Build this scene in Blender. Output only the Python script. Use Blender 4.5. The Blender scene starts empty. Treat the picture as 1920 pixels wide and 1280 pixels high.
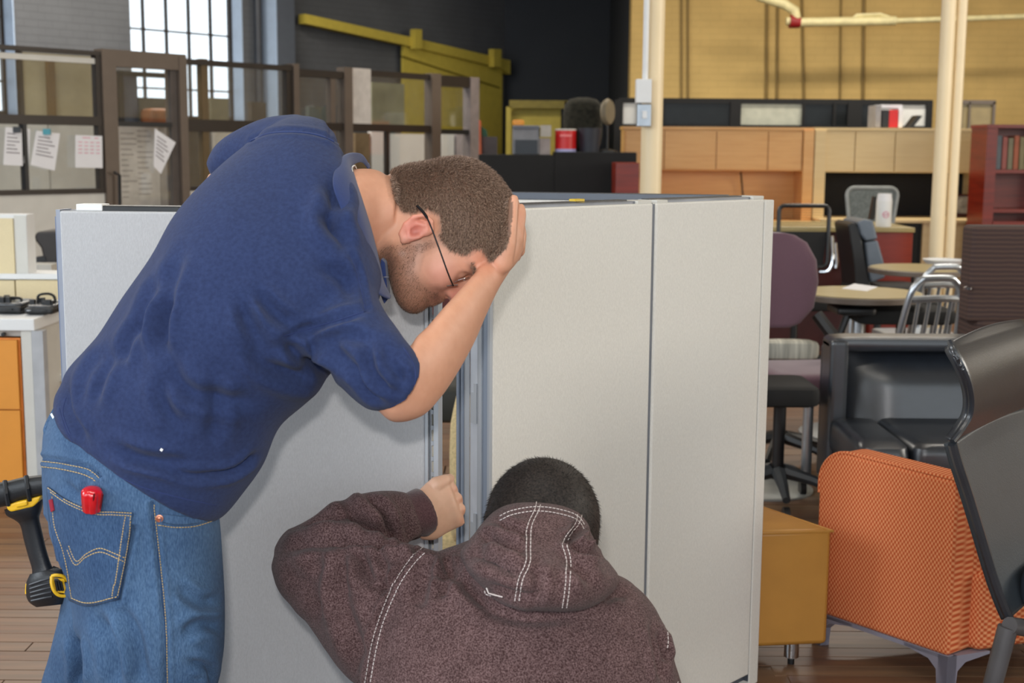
import bpy, math, random
import numpy as np
from mathutils import Vector, Matrix
from mathutils.bvhtree import BVHTree
random.seed(7); rng = np.random.default_rng(7)
R = math.radians
SC = bpy.context.scene
COL = SC.collection

# ------------------------------------------------------------------ camera, light, exposure
CAM_H, FPX, PITCH, ROLL = 1.45, 2500.0, R(8.19), R(0.41)
cam = bpy.data.cameras.new('camera'); camo = bpy.data.objects.new('camera', cam); COL.objects.link(camo)
cam.sensor_width = 36.0; cam.lens = FPX / 1920 * 36.0
cam.clip_start = 0.05; cam.clip_end = 200
CR = (Matrix.Rotation(R(90) - PITCH, 3, 'X') @ Matrix.Rotation(ROLL, 3, 'Z'))
camo.matrix_world = Matrix.Translation((0, 0, CAM_H)) @ CR.to_4x4()
SC.camera = camo
cam.dof.use_dof = True; cam.dof.focus_distance = 2.55; cam.dof.aperture_fstop = 6.5
CRn = np.array(CR)
cr, cu, cf = CRn[:, 0], CRn[:, 1], -CRn[:, 2]
vs = SC.view_settings
SC.display_settings.display_device = 'sRGB'
vs.view_transform = 'Standard'; vs.look = 'None'; vs.gamma = 1.0; vs.use_curve_mapping = False
vs.exposure = 0.0
SC.cycles.use_denoising = True
SC.cycles.max_bounces = 6; SC.cycles.diffuse_bounces = 3; SC.cycles.glossy_bounces = 3
SC.cycles.transparent_max_bounces = 12; SC.cycles.transmission_bounces = 4
SC.cycles.caustics_reflective = False; SC.cycles.caustics_refractive = False
SC.cycles.sample_clamp_indirect = 4.0

W = bpy.data.worlds.new('world'); SC.world = W; W.use_nodes = True
wn = W.node_tree.nodes; wl = W.node_tree.links
bg = wn['Background']; bg.inputs[0].default_value = (0.86, 0.94, 1.0, 1); bg.inputs[1].default_value = 1.9

def area(name, loc, target, sx, sy, power, color, spread=180):
    l = bpy.data.lights.new(name, 'AREA'); l.shape = 'RECTANGLE'; l.size = sx; l.size_y = sy
    l.energy = power; l.color = color; l.spread = R(spread)
    o = bpy.data.objects.new(name, l); COL.objects.link(o); o.location = loc
    d = Vector(target) - Vector(loc); o.rotation_euler = d.to_track_quat('-Z', 'Y').to_euler()
    return o
# the flash on the camera (a little above and left of the lens)
area('flash_lamp', (-0.045, -0.02, CAM_H + 0.17), (0.1, 3.0, 0.95), 0.07, 0.045, 21, (1.0, 0.95, 0.90))
# daylight from the big windows behind the photographer, unseen overhead lights and a window bay on the right
area('window_light', (-3.5, -3.5, 3.0), (0, 4, 0.8), 4.0, 2.6, 120, (0.84, 0.92, 1.0))
area('window_light', (9.5, 4.5, 2.6), (1.5, 7, 0.9), 4.5, 2.6, 330, (1.0, 0.95, 0.86))
area('window_light', (-5.2, 2.2, 2.8), (-0.5, 2.8, 1.0), 3.0, 2.0, 130, (0.84, 0.92, 1.0))
for (x, y, e) in ((-0.6, 1.6, 38), (3.2, 7.0, 60), (-2.6, 7.2, 50), (3.6, 12.2, 150), (0.5, 12.5, 30), (-3.0, 12.6, 190), (-4.6, 9.8, 110)):  # no fixtures in view; the last pair is added to brighten the cubicle boards
    area('unseen_overhead_light', (x, y, 4.35), (x, y, 0), 2.4, 0.5, e, (1.0, 0.93, 0.82))

# ------------------------------------------------------------------ projection helpers (pixels of a 1920x1280 frame)
def ray(px, py):
    d = cr * ((px - 960) / FPX) + cu * (-(py - 640) / FPX) + cf
    return d
O = np.array([0, 0, CAM_H])
def P(px, py, Y):
    d = ray(px, py); return O + d * (Y / d[1])
def PZ(px, py, z):
    d = ray(px, py); return O + d * ((z - CAM_H) / d[2])
def proj(V):
    V = np.asarray(V) - O
    x = V @ cr; y = V @ cu; z = V @ cf
    return np.stack([960 + FPX * x / z, 640 - FPX * y / z], -1)
class Plane:
    "a vertical plane through two ground points"
    def __init__(s, a, b):
        s.a = np.array([a[0], a[1], 0.0]); d = np.array([b[0] - a[0], b[1] - a[1], 0.0]); s.d = d / np.linalg.norm(d)
        s.n = np.array([s.d[1], -s.d[0], 0.0])          # towards the camera
        if np.dot(s.n, O - s.a) < 0: s.n = -s.n
    def hit(s, px, py, off=0.0):
        d = ray(px, py); a = s.a + s.n * off
        t = np.dot(a - O, s.n) / np.dot(d, s.n); return O + d * t
    def at(s, px, z, off=0.0):
        p = s.hit(px, 280, off)
        for _ in range(4):
            q = proj(np.array([p[0], p[1], z]))[1]; p = s.hit(px, q, off)
        return np.array([p[0], p[1], z])
    def u(s, px, off=0.0):
        return float(np.dot(s.hit(px, 280, off) - s.a, s.d))
    def pt(s, u, z, off=0.0):
        p = s.a + s.d * u + s.n * off; return np.array([p[0], p[1], z])

# ------------------------------------------------------------------ geometry
class G:
    def __init__(s): s.v = []; s.f = []
    def add(s, v, f):
        b = len(s.v); s.v += [tuple(map(float, p)) for p in v]; s.f += [tuple(i + b for i in q) for q in f]; return s
    def box(s, c, d, rz=0.0, M=None):
        x, y, z = d[0] / 2, d[1] / 2, d[2] / 2; v = []
        for k in (-z, z):
            for (i, j) in ((-x, -y), (x, -y), (x, y), (-x, y)):
                if M is not None: p = M @ Vector((i, j, k)); v.append((c[0] + p.x, c[1] + p.y, c[2] + p.z))
                else:
                    v.append((c[0] + i * math.cos(rz) - j * math.sin(rz), c[1] + i * math.sin(rz) + j * math.cos(rz), c[2] + k))
        return s.add(v, [(3, 2, 1, 0), (4, 5, 6, 7), (0, 1, 5, 4), (1, 2, 6, 5), (2, 3, 7, 6), (3, 0, 4, 7)])
    def b(s, x0, x1, y0, y1, z0, z1): return s.box(((x0 + x1) / 2, (y0 + y1) / 2, (z0 + z1) / 2), (x1 - x0, y1 - y0, z1 - z0))
    def prism(s, poly, ext):
        "poly: 3D points, ext: extrusion vector"
        n = len(poly); e = np.array(ext); v = [np.array(p) for p in poly]; w = [p + e for p in v]
        nn = np.zeros(3)
        for i in range(n): nn += np.cross(v[i], v[(i + 1) % n])
        if np.dot(nn, e) > 0: v, w = v[::-1], w[::-1]
        f = [tuple(range(n)), tuple(range(2 * n - 1, n - 1, -1))]
        for i in range(n): f.append(((i + 1) % n, i, n + i, n + (i + 1) % n))
        return s.add(v + w, f)
    def loft(s, rings, cap=True, close=False):
        n = len(rings[0]); v = [p for r in rings for p in r]; f = []
        m = len(rings)
        for k in range(m if close else m - 1):
            a, c = k * n, ((k + 1) % m) * n
            for i in range(n): j = (i + 1) % n; f.append((a + i, a + j, c + j, c + i))
        if cap and not close: f.append(tuple(range(n - 1, -1, -1))); f.append(tuple((m - 1) * n + i for i in range(n)))
        return s.add(v, f)
    def tube(s, pts, r, n=8, cap=True, close=False):
        pts = [np.array(p, float) for p in pts]; rs = r if hasattr(r, '__len__') else [r] * len(pts); rings = []
        up = None
        for i, p in enumerate(pts):
            if close: t = pts[(i + 1) % len(pts)] - pts[i - 1]
            else: t = pts[min(i + 1, len(pts) - 1)] - pts[max(i - 1, 0)]
            t = t / (np.linalg.norm(t) + 1e-9)
            if up is None:
                up = np.array([0, 0, 1.0]) if abs(t[2]) < .9 else np.array([1.0, 0, 0])
            a = np.cross(t, up); a /= np.linalg.norm(a) + 1e-9; bb = np.cross(a, t); up = bb
            rings.append([p + rs[i] * (math.cos(q) * a + math.sin(q) * bb) for q in np.linspace(0, 2 * math.pi, n, endpoint=False)])
        return s.loft(rings, cap, close)
    def cyl(s, p0, p1, r0, r1=None, n=16): return s.tube([p0, p1], [r0, r0 if r1 is None else r1], n)
    def lathe(s, prof, c=(0, 0, 0), n=24, M=None, sy=1.0):
        rings = []
        for (r, z) in prof:
            ring = []
            for q in np.linspace(0, 2 * math.pi, n, endpoint=False):
                p = np.array([r * math.cos(q), r * math.sin(q) * sy, z])
                if M is not None: p = np.array(M @ Vector(p))
                ring.append(p + np.array(c))
            rings.append(ring)
        return s.loft(rings)
def catmull(pts, k):
    pts = np.asarray(pts, float); n = len(pts); out = []
    for i in range(n - 1):
        p0, p1, p2, p3 = pts[max(i - 1, 0)], pts[i], pts[i + 1], pts[min(i + 2, n - 1)]
        for j in range(k):
            t = j / k
            out.append(.5 * (2 * p1 + (p2 - p0) * t + (2 * p0 - 5 * p1 + 4 * p2 - p3) * t * t + (3 * p1 - p0 - 3 * p2 + p3) * t ** 3))
    out.append(pts[-1]); return np.array(out)
def rounded(w, h, r, n=4, sq=None):
    out = []
    for (cx, cy, a0) in ((w / 2 - r, h / 2 - r, 0), (-w / 2 + r, h / 2 - r, 90), (-w / 2 + r, -h / 2 + r, 180), (w / 2 - r, -h / 2 + r, 270)):
        for k in range(n + 1):
            a = R(a0 + 90 * k / n); out.append((cx + r * math.cos(a), cy + r * math.sin(a)))
    return out
def cushion(c, d, r, rz=0, M=None, puff=0.0, n=3):
    "pillowy box: lofted rounded rectangles"
    g = G(); rings = []
    for (t, k) in ((-1, .0), (-.93, .55), (-.75, .9), (-.4, 1), (.4, 1), (.75, .9), (.93, .55), (1, 0)):
        sc = 1 - (1 - k) * r / min(d[0], d[1]) * 1.6
        ring = []
        for (x, y) in rounded(d[0] * sc, d[1] * sc, min(r, d[0] * sc * .45, d[1] * sc * .45), n):
            z = t * d[2] / 2
            if M is not None: p = M @ Vector((x, y, z)); ring.append((c[0] + p.x, c[1] + p.y, c[2] + p.z))
            else: ring.append((c[0] + x * math.cos(rz) - y * math.sin(rz), c[1] + x * math.sin(rz) + y * math.cos(rz), c[2] + z))
        rings.append(ring)
    g.loft(rings); return g

# ------------------------------------------------------------------ objects
def tag(o, label=None, cat=None, group=None, kind=None):
    if label: o['label'] = label
    if cat: o['category'] = cat
    if group: o['group'] = group
    if kind: o['kind'] = kind
    return o
def root_of(o):
    while o.parent: o = o.parent
    return o
def thing(name, label, cat, loc=(0, 0, 0), rz=0.0, group=None):
    o = bpy.data.objects.new(name, None); o.empty_display_size = .1; COL.objects.link(o)
    o.matrix_world = Matrix.Translation(Vector([float(x) for x in loc])) @ Matrix.Rotation(rz, 4, 'Z')
    tag(o, label, cat, group); return o
def part(name, g, m, parent=None, world=False, smooth=False, bevel=0, label=None, origin=None, solid=0, sub=0, kind=None, seg=2):
    v = np.array(g.v, float) if isinstance(g, G) else np.asarray(g[0], float)
    f = g.f if isinstance(g, G) else g[1]
    base = None
    if parent is None:
        base = np.array([(v[:, 0].min() + v[:, 0].max()) / 2, (v[:, 1].min() + v[:, 1].max()) / 2, v[:, 2].min()]) if origin is None else np.array(origin)
        v = v - base
    elif world:
        Mi = np.array(root_of(parent).matrix_world.inverted()); v = v @ Mi[:3, :3].T + Mi[:3, 3]
    me = bpy.data.meshes.new(name)
    me.from_pydata(v.tolist(), [], f if isinstance(f, list) else f.tolist())
    if isinstance(m, (list, tuple)):
        for q in m: me.materials.append(q)
    else: me.materials.append(m)
    o = bpy.data.objects.new(name, me); COL.objects.link(o)
    if parent is not None: o.parent = parent
    else: o.matrix_world = Matrix.Translation(Vector(base))
    if smooth:
        me.polygons.foreach_set('use_smooth', [True] * len(me.polygons))
        if smooth != 'all':
            try: me.set_sharp_from_angle(angle=R(40))
            except Exception: pass
    if solid: md = o.modifiers.new('s', 'SOLIDIFY'); md.thickness = solid
    if bevel: md = o.modifiers.new('b', 'BEVEL'); md.width = bevel; md.segments = seg; md.limit_method = 'ANGLE'; md.harden_normals = False
    if sub: md = o.modifiers.new('u', 'SUBSURF'); md.levels = sub; md.render_levels = sub
    if label: o['label'] = label
    if kind: o['kind'] = kind
    return o
def struct(name, g, m, **k):
    o = part(name, g, m, **k); o['kind'] = 'structure'; return o
def solo(name, g, m, label, cat, group=None, **k):
    o = part(name, g, m, **k); return tag(o, label, cat, group)
def copy_tree(o, parent=None):
    c = o.copy(); COL.objects.link(c)
    if parent is not None: c.parent = parent
    for ch in list(o.children): copy_tree(ch, c)
    return c

# ------------------------------------------------------------------ materials
def rgb(r, g, b):
    f = lambda c: c / 12.92 if c <= .04045 else ((c + .055) / 1.055) ** 2.4
    return (f(r / 255), f(g / 255), f(b / 255), 1)
MATS = {}
def mat(name, c, rough=.6, metal=0.0, var=.12, scale=12.0, bump=0.0, bscale=60.0, spec=.5, coat=0.0, stretch=(1, 1, 1), c2=None, sheen=0.0, alpha=None, detail=3.0):
    if name in MATS: return MATS[name]
    m = bpy.data.materials.new(name); m.use_nodes = True; MATS[name] = m
    N = m.node_tree.nodes; L = m.node_tree.links; b = N['Principled BSDF']
    b.inputs['Roughness'].default_value = rough; b.inputs['Metallic'].default_value = metal
    b.inputs['Specular IOR Level'].default_value = spec; b.inputs['Coat Weight'].default_value = coat
    b.inputs['Sheen Weight'].default_value = sheen
    tc = N.new('ShaderNodeTexCoord'); mp = N.new('ShaderNodeMapping'); mp.inputs['Scale'].default_value = stretch
    L.new(tc.outputs['Object'], mp.inputs[0])
    nz = N.new('ShaderNodeTexNoise'); nz.inputs['Scale'].default_value = scale; nz.inputs['Detail'].default_value = detail
    L.new(mp.outputs[0], nz.inputs['Vector'])
    rp = N.new('ShaderNodeValToRGB'); rp.color_ramp.elements[0].position = .3; rp.color_ramp.elements[1].position = .7
    a = [max(0, x * (1 - var)) for x in c[:3]] + [1]; d = [min(1, x * (1 + var)) for x in c[:3]] + [1]
    rp.color_ramp.elements[0].color = a; rp.color_ramp.elements[1].color = d if c2 is None else c2
    L.new(nz.outputs[0], rp.inputs[0]); L.new(rp.outputs[0], b.inputs['Base Color'])
    if bump:
        n2 = N.new('ShaderNodeTexNoise'); n2.inputs['Scale'].default_value = bscale; n2.inputs['Detail'].default_value = 2
        L.new(mp.outputs[0], n2.inputs['Vector'])
        bp = N.new('ShaderNodeBump'); bp.inputs['Strength'].default_value = bump; bp.inputs['Distance'].default_value = .002
        L.new(n2.outputs[0], bp.inputs['Height']); L.new(bp.outputs[0], b.inputs['Normal'])
    return m
def brick_mat(name, c, bw=.22, bh=.075, mortar=.10):
    m = mat(name, c, rough=.75, var=.10, scale=2.0, spec=.3)
    N = m.node_tree.nodes; L = m.node_tree.links; b = N['Principled BSDF']
    tc = [n for n in N if n.type == 'TEX_COORD'][0]
    sx = N.new('ShaderNodeSeparateXYZ'); L.new(tc.outputs['Object'], sx.inputs[0])
    ad = N.new('ShaderNodeMath'); ad.operation = 'ADD'; L.new(sx.outputs[0], ad.inputs[0]); L.new(sx.outputs[1], ad.inputs[1])
    cb = N.new('ShaderNodeCombineXYZ'); L.new(ad.outputs[0], cb.inputs[0]); L.new(sx.outputs[2], cb.inputs[1])
    br = N.new('ShaderNodeTexBrick'); br.inputs['Scale'].default_value = 1; br.inputs['Brick Width'].default_value = bw
    br.inputs['Row Height'].default_value = bh; br.inputs['Mortar Size'].default_value = .008
    L.new(cb.outputs[0], br.inputs['Vector'])
    rp = [n for n in N if n.type == 'VALTORGB'][0]
    mx = N.new('ShaderNodeMixRGB'); mx.blend_type = 'MULTIPLY'; mx.inputs[2].default_value = (1 - mortar,) * 3 + (1,)
    L.new(br.outputs['Fac'], mx.inputs[0]); L.new(rp.outputs[0], mx.inputs[1]); L.new(mx.outputs[0], b.inputs['Base Color'])
    bp = N.new('ShaderNodeBump'); bp.inputs['Strength'].default_value = .5; bp.inputs['Distance'].default_value = .008; bp.invert = True
    L.new(br.outputs['Fac'], bp.inputs['Height']); L.new(bp.outputs[0], b.inputs['Normal'])
    return m
def glass_mat(name, tint=(.975, .985, .98), refl=.10, solidity=0.0, dust=(.5, .5, .5)):
    m = bpy.data.materials.new(name); m.use_nodes = True; N = m.node_tree.nodes; L = m.node_tree.links
    N.remove(N['Principled BSDF']); out = N['Material Output']
    tr = N.new('ShaderNodeBsdfTransparent'); tr.inputs[0].default_value = tint + (1,)
    gl = N.new('ShaderNodeBsdfGlossy'); gl.inputs['Roughness'].default_value = .03
    fr = N.new('ShaderNodeFresnel'); ge = N.new('ShaderNodeNewGeometry')
    io = N.new('ShaderNodeMath'); io.operation = 'MULTIPLY_ADD'; io.inputs[1].default_value = -.5; io.inputs[2].default_value = 1.5
    L.new(ge.outputs['Backfacing'], io.inputs[0]); L.new(io.outputs[0], fr.inputs[0])
    ad = N.new('ShaderNodeMath'); ad.operation = 'ADD'; ad.inputs[1].default_value = refl - .04; ad.use_clamp = True
    L.new(fr.outputs[0], ad.inputs[0])
    mx = N.new('ShaderNodeMixShader'); L.new(ad.outputs[0], mx.inputs[0]); L.new(tr.outputs[0], mx.inputs[1]); L.new(gl.outputs[0], mx.inputs[2])
    last = mx
    if solidity:
        df = N.new('ShaderNodeBsdfDiffuse'); df.inputs[0].default_value = dust + (1,)
        nz = N.new('ShaderNodeTexNoise'); nz.inputs['Scale'].default_value = 3
        ml = N.new('ShaderNodeMath'); ml.operation = 'MULTIPLY'; ml.inputs[1].default_value = solidity * 2; L.new(nz.outputs[0], ml.inputs[0])
        m2 = N.new('ShaderNodeMixShader'); L.new(ml.outputs[0], m2.inputs[0]); L.new(mx.outputs[0], m2.inputs[1]); L.new(df.outputs[0], m2.inputs[2]); last = m2
    L.new(last.outputs[0], out.inputs[0]); return m
def wood_mat(name, c, c2, scale=3.0, rough=.35, stretch=(1, 1, 12)):
    return mat(name, c, rough=rough, scale=scale, stretch=stretch, c2=c2, var=.05, detail=6, spec=.5)

M_GREY = brick_mat('painted_grey_brick', rgb(92, 94, 98))
M_NAVY = mat('navy_wall_paint', rgb(46, 50, 57), .8, var=.08, scale=1.5)
M_YELLOWWALL = brick_mat('painted_yellow_brick', rgb(202, 170, 106), mortar=.05)
M_CEIL = mat('ceiling_paint', rgb(190, 185, 172), .8, var=.05, bump=.2)
M_FLOORBASE = mat('floor_dark_joint', rgb(60, 44, 34), .7)
M_MUST = mat('mustard_paint', rgb(200, 180, 76), .55, var=.06)
M_BRONZE = mat('bronze_frame', rgb(104, 92, 82), .45, metal=.2, var=.05)
M_DKBRONZE = mat('dark_bronze_frame', rgb(44, 36, 30), .4, metal=.1, var=.08)
M_WHITE = mat('white_laminate', rgb(226, 227, 227), .45, var=.02)
M_OFFWHITE = mat('offwhite_paint', rgb(205, 203, 196), .5, var=.03)
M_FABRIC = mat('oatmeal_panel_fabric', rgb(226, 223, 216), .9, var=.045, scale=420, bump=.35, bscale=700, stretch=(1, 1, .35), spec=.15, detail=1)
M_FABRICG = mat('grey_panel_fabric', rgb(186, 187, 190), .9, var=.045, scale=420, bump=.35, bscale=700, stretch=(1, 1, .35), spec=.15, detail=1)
M_ALU = mat('aluminium_extrusion', rgb(178, 184, 192), .4, metal=.12, var=.05, scale=6, stretch=(1, 1, .1))
M_ALUB = mat('blue_grey_extrusion', rgb(144, 156, 174), .4, metal=.1, var=.06, scale=5, stretch=(1, 1, .1))
M_ALUD = mat('dark_grey_extrusion', rgb(92, 98, 108), .42, metal=.3, var=.06)
M_BLACK = mat('black_plastic', rgb(24, 24, 26), .42, var=.15, bump=.1)
M_BLACKMATTE = mat('black_matte', rgb(14, 14, 15), .8, var=.15)
M_CHROME = mat('chrome', rgb(205, 208, 212), .12, metal=1.0, var=.03)
M_BRUSHED = mat('brushed_aluminium', rgb(196, 202, 208), .3, metal=.85, var=.06, scale=30, stretch=(1, 1, .1))
M_MAPLE = wood_mat('maple_laminate', rgb(228, 202, 150), rgb(216, 188, 136))
M_OAK = wood_mat('warm_oak_laminate', rgb(228, 178, 114), rgb(212, 158, 96))
M_CHERRY = wood_mat('cherry_veneer', rgb(134, 40, 22), rgb(104, 28, 16), rough=.3)
M_TOP = wood_mat('round_table_laminate', rgb(178, 162, 112), rgb(164, 146, 98), stretch=(1, 8, 1))
M_CREAM = mat('cream_column_paint', rgb(236, 216, 178), .4, var=.03, scale=3)
M_TANFAB = mat('cream_panel_fabric', rgb(222, 206, 168), .9, var=.05, scale=300, bump=.2)
M_ORANGE = mat('orange_cabinet_laminate', rgb(222, 146, 52), .5, var=.03)
M_BLEATHER = mat('black_leather', rgb(38, 43, 51), .33, var=.12, scale=20, bump=.15, bscale=260, spec=1.0)
M_GLEATHER = mat('grey_leather', rgb(96, 106, 118), .4, var=.08, bump=.2, bscale=200)
M_PLUM = mat('plum_fabric', rgb(106, 76, 88), .85, var=.06, scale=200, bump=.25, bscale=500, sheen=.3)
M_TANLEATHER = mat('tan_vinyl', rgb(186, 132, 58), .42, var=.05, bump=.12, bscale=300)
M_PAPER = mat('paper', rgb(232, 232, 236), .8, var=.02)
M_INK = mat('printed_ink', rgb(120, 112, 120), .8)
M_PINKINK = mat('pink_print', rgb(222, 150, 170), .8)
M_RED = mat('red_label', rgb(208, 28, 30), .4, var=.05)
M_DESKRED = wood_mat('cherry_desk_side', rgb(150, 52, 34), rgb(128, 40, 26))
M_GLASS = glass_mat('partition_glass', refl=.10, solidity=.03)
M_WGLASS = glass_mat('window_glass', tint=(.98, .99, 1.0), refl=.05)
# ------------------------------------------------------------------ room shell
def pb(x0, y0, x1, y1, Y, d, g=None, grow=0):
    "box whose front face spans the given pixels at depth Y and goes d metres back"
    xm, ym = (x0 + x1) / 2, (y0 + y1) / 2
    a, b = P(x0, ym, Y)[0], P(x1, ym, Y)[0]; t, u = P(xm, y0, Y)[2], P(xm, y1, Y)[2]
    return (g or G()).b(a, b, Y, Y + d, u, t)
def pbf(x0, y0, x1, Y, d, g=None, zb=0.0):
    "the same, but standing on the floor (or on zb)"
    xm = (x0 + x1) / 2
    a, b = P(x0, y0, Y)[0], P(x1, y0, Y)[0]; t = P(xm, y0, Y)[2]
    return (g or G()).b(a, b, Y, Y + d, zb, t)
class Run:
    "boxes along a vertical plane"
    def __init__(s, pl): s.p = pl
    def box(s, u0, u1, z0, z1, o0, o1, g=None):
        g = g or G(); p = s.p
        return g.prism([p.pt(u0, z0, o0), p.pt(u1, z0, o0), p.pt(u1, z0, o1), p.pt(u0, z0, o1)], (0, 0, z1 - z0))
    def px(s, x0, x1, z0, z1, o0, o1, g=None, off=0.0): return s.box(s.p.u(x0, off), s.p.u(x1, off), z0, z1, o0, o1, g)

CEILZ = 4.6
floor = struct('floor', G().b(-14, 12, -5, 20.5, -.2, -.012), M_FLOORBASE)
struct('ceiling', G().b(-14, 12, -5, 20.5, CEILZ, CEILZ + .15), M_CEIL)
LWd = (math.cos(R(50.4)), math.sin(R(50.4)))
LW = Plane((-3.69, 15.0), (-3.69 + LWd[0], 15.0 + LWd[1])); LR = Run(LW)
uw = lambda px, off=0.0: LW.u(px, off)
sill, head = 1.75, 4.2
w1a, w1b = uw(252), uw(460); w0b = uw(38); w0a = w0b - (w1b - w1a)
g = G()
LR.box(-14, w0a, 0, CEILZ, 0, -.24, g); LR.box(w0b, w1a, 0, CEILZ, 0, -.24, g); LR.box(w1b, uw(948), 0, CEILZ, 0, -.24, g)
for (a, b) in ((w0a, w0b), (w1a, w1b)):
    LR.box(a, b, 0, sill, 0, -.24, g); LR.box(a, b, head, CEILZ, 0, -.24, g)
struct('wall_left', g, M_GREY)
for i, (a, b) in enumerate(((w0a, w0b), (w1a, w1b))):
    g = G(); o = -.19
    LR.box(a, a + .05, sill, head, o, o - .05, g); LR.box(b - .04, b, sill, head, o, o - .05, g)
    LR.box(a, b, sill, sill + .05, o, o - .05, g); LR.box(a, b, head - .05, head, o, o - .05, g)
    wo = struct('window_%d' % (i + 1), g, M_DKBRONZE)
    part('lit_reveal', LR.box(b - .012, b, sill, head, -.005, o + .012), mat('painted_window_light', rgb(176, 196, 222), .5, var=.04), wo, world=True)  # thin jamb strip, window light put into its pale blue
    n = 5; rows = [sill + .03, 2.09, 2.72, 3.35, head - .03]
    for k in range(1, n):
        uu = a + (b - a) * k / n
        part('mullion', LR.box(uu - .008, uu + .008, sill, head, o + .01, o - .04), M_DKBRONZE, wo, world=True)
    for z in rows[1:-1]:
        part('glazing_bar', LR.box(a, b, z - .009, z + .009, o + .012, o - .04), M_DKBRONZE, wo, world=True)
    for k in range(n):
        for r in range(4):
            part('pane', LR.box(a + (b - a) * k / n + .01, a + (b - a) * (k + 1) / n - .01, rows[r] + .01, rows[r + 1] - .01, o - .012, o - .018), M_WGLASS, wo, world=True)
# pilaster and drain pipe between window and ramp
pa = uw(497)
struct('trim_1', LR.box(pa, pa + uw(560, .26) - uw(528, .26), 0, CEILZ, 0, .26), mat('pilaster_grey', rgb(82, 88, 98), .55, var=.05))
M_WINDOWLIGHT = mat('painted_window_light', rgb(176, 196, 222), .5, var=.04)
struct('lit_pilaster_side', LR.box(pa - .012, pa, 0, CEILZ, 0, .25), M_WINDOWLIGHT)  # strip on the pilaster side, its window-lit look painted in pale blue
g = G(); q = LW.pt(uw(478), 0, .1); g.cyl((q[0], q[1], 0), (q[0], q[1], CEILZ), .05)
solo('drain_pipe', g, mat('pipe_dark', rgb(42, 46, 54), .4), 'dark vertical pipe running up the grey wall right of the tall window', 'pipe', smooth=True)
# far end: navy wall, then the yellow brick wall
xc = LW.pt(uw(946), 0)[0]
struct('wall_back', G().b(xc - .5, 3.2, 19.3, 19.6, 0, CEILZ), M_NAVY)
YW = 15.6; yx = P(1181, 200, YW)[0]
struct('wall_back_right', G().b(yx, 11, YW, YW + .28, 0, CEILZ), M_YELLOWWALL)
struct('wall_return', G().b(yx + .01, yx + .3, YW + .3, 19.3, 0, CEILZ), M_NAVY)
struct('wall_right', G().b(10.6, 10.9, -5, YW, 0, CEILZ), M_YELLOWWALL)
struct('trim_2', G().b(-12, 10, 9.15, 9.45, 3.0, 3.25), mat('blue_grey_beam', rgb(96, 104, 132), .5))

# floor planks: real boards where they can be told apart, joined boards beyond
PM = [wood_mat('floor_plank_%d' % i, a, b, scale=2.2, rough=.42, stretch=(1.2, 14, 1)) for i, (a, b) in enumerate((
    (rgb(122, 84, 58), rgb(92, 66, 50)), (rgb(128, 92, 66), rgb(100, 74, 56)), (rgb(98, 76, 60), rgb(120, 90, 68)), (rgb(138, 106, 78), rgb(104, 80, 62))))]
def plank_rows(y0, y1, x0, x1, w, lo, hi):
    y = y0; r = random.Random(3)
    while y < y1:
        x = x0 - r.random() * hi
        while x < x1:
            L = r.uniform(lo, hi); yield x, x + L, y, y + w, r; x += L
        y += w
shared = {}
cnt = 0
def one_plank(x0, x1, y0, y1, r):
    global cnt
    L = round((x1 - x0) / .3) * .3; k = (L, r.randrange(4))
    if k not in shared:
        me = bpy.data.meshes.new('plank'); g = G().b(-L / 2 + .002, L / 2 - .002, -.033, .033, -.012, 0)
        me.from_pydata(g.v, [], g.f); me.materials.append(PM[k[1]]); shared[k] = me
    o = bpy.data.objects.new('plank', shared[k]); COL.objects.link(o); o.parent = floor
    o.location = Vector(((x0 + x1) / 2, (y0 + y1) / 2, r.uniform(-.001, .001))) - floor.location; cnt += 1
PW = .07
for (xa, xb) in ((-2.35, -1.05), (.85, 2.55)):
    y = 3.35
    rr = random.Random(int(xb * 10))
    while y < 5.6:
        xe = xa - (0 if xa > 0 else .35) * (y - 3.3) - rr.random() * .6
        while xe < xb + (.35 * (y - 3.3) if xa > 0 else 0):
            L = rr.choice((.9, 1.2, 1.5)); one_plank(xe, xe + L, y, y + PW, rr); xe += L
            if cnt > 296: break
        y += PW
far = {i: G() for i in range(4)}
for (xa, xb, ya, yb, rr) in plank_rows(5.6, 13.9, -5.2, 6.3, .14, 1.5, 3.2):
    far[rr.randrange(4)].b(xa + .004, xb - .004, ya + .002, yb - .002, -.012, rr.uniform(-.001, .001))
for (xa, xb, ya, yb, rr) in plank_rows(1.0, 3.35, -2.6, 3.2, .14, 1.5, 3.2):
    far[rr.randrange(4)].b(xa + .004, xb - .004, ya + .002, yb - .002, -.012, rr.uniform(-.001, .001))
for (x0, x1, y0, y1) in ((-1.0, .8, 3.35, 5.6), (-5, -3.0, 3.35, 5.6), (3.6, 6, 3.35, 5.6)):
    for (xa, xb, ya, yb, rr) in plank_rows(y0, y1, x0 + .01, x1, .14, 1.5, 1.8):
        far[rr.randrange(4)].b(max(xa, x0) + .004, min(xb, x1) - .004, ya + .002, yb - .002, -.014, -.003) if min(xb, x1) > max(xa, x0) + .02 else None
fv, ff = [], []
gg = G()
mi = []
for i in range(4):
    b0 = len(gg.v); gg.v += far[i].v; gg.f += [tuple(k + b0 for k in q) for q in far[i].f]; mi += [i] * len(far[i].f)
fo = part('plank_field', gg, PM, floor, world=True, kind='stuff'); fo.data.polygons.foreach_set('material_index', mi)

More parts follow.
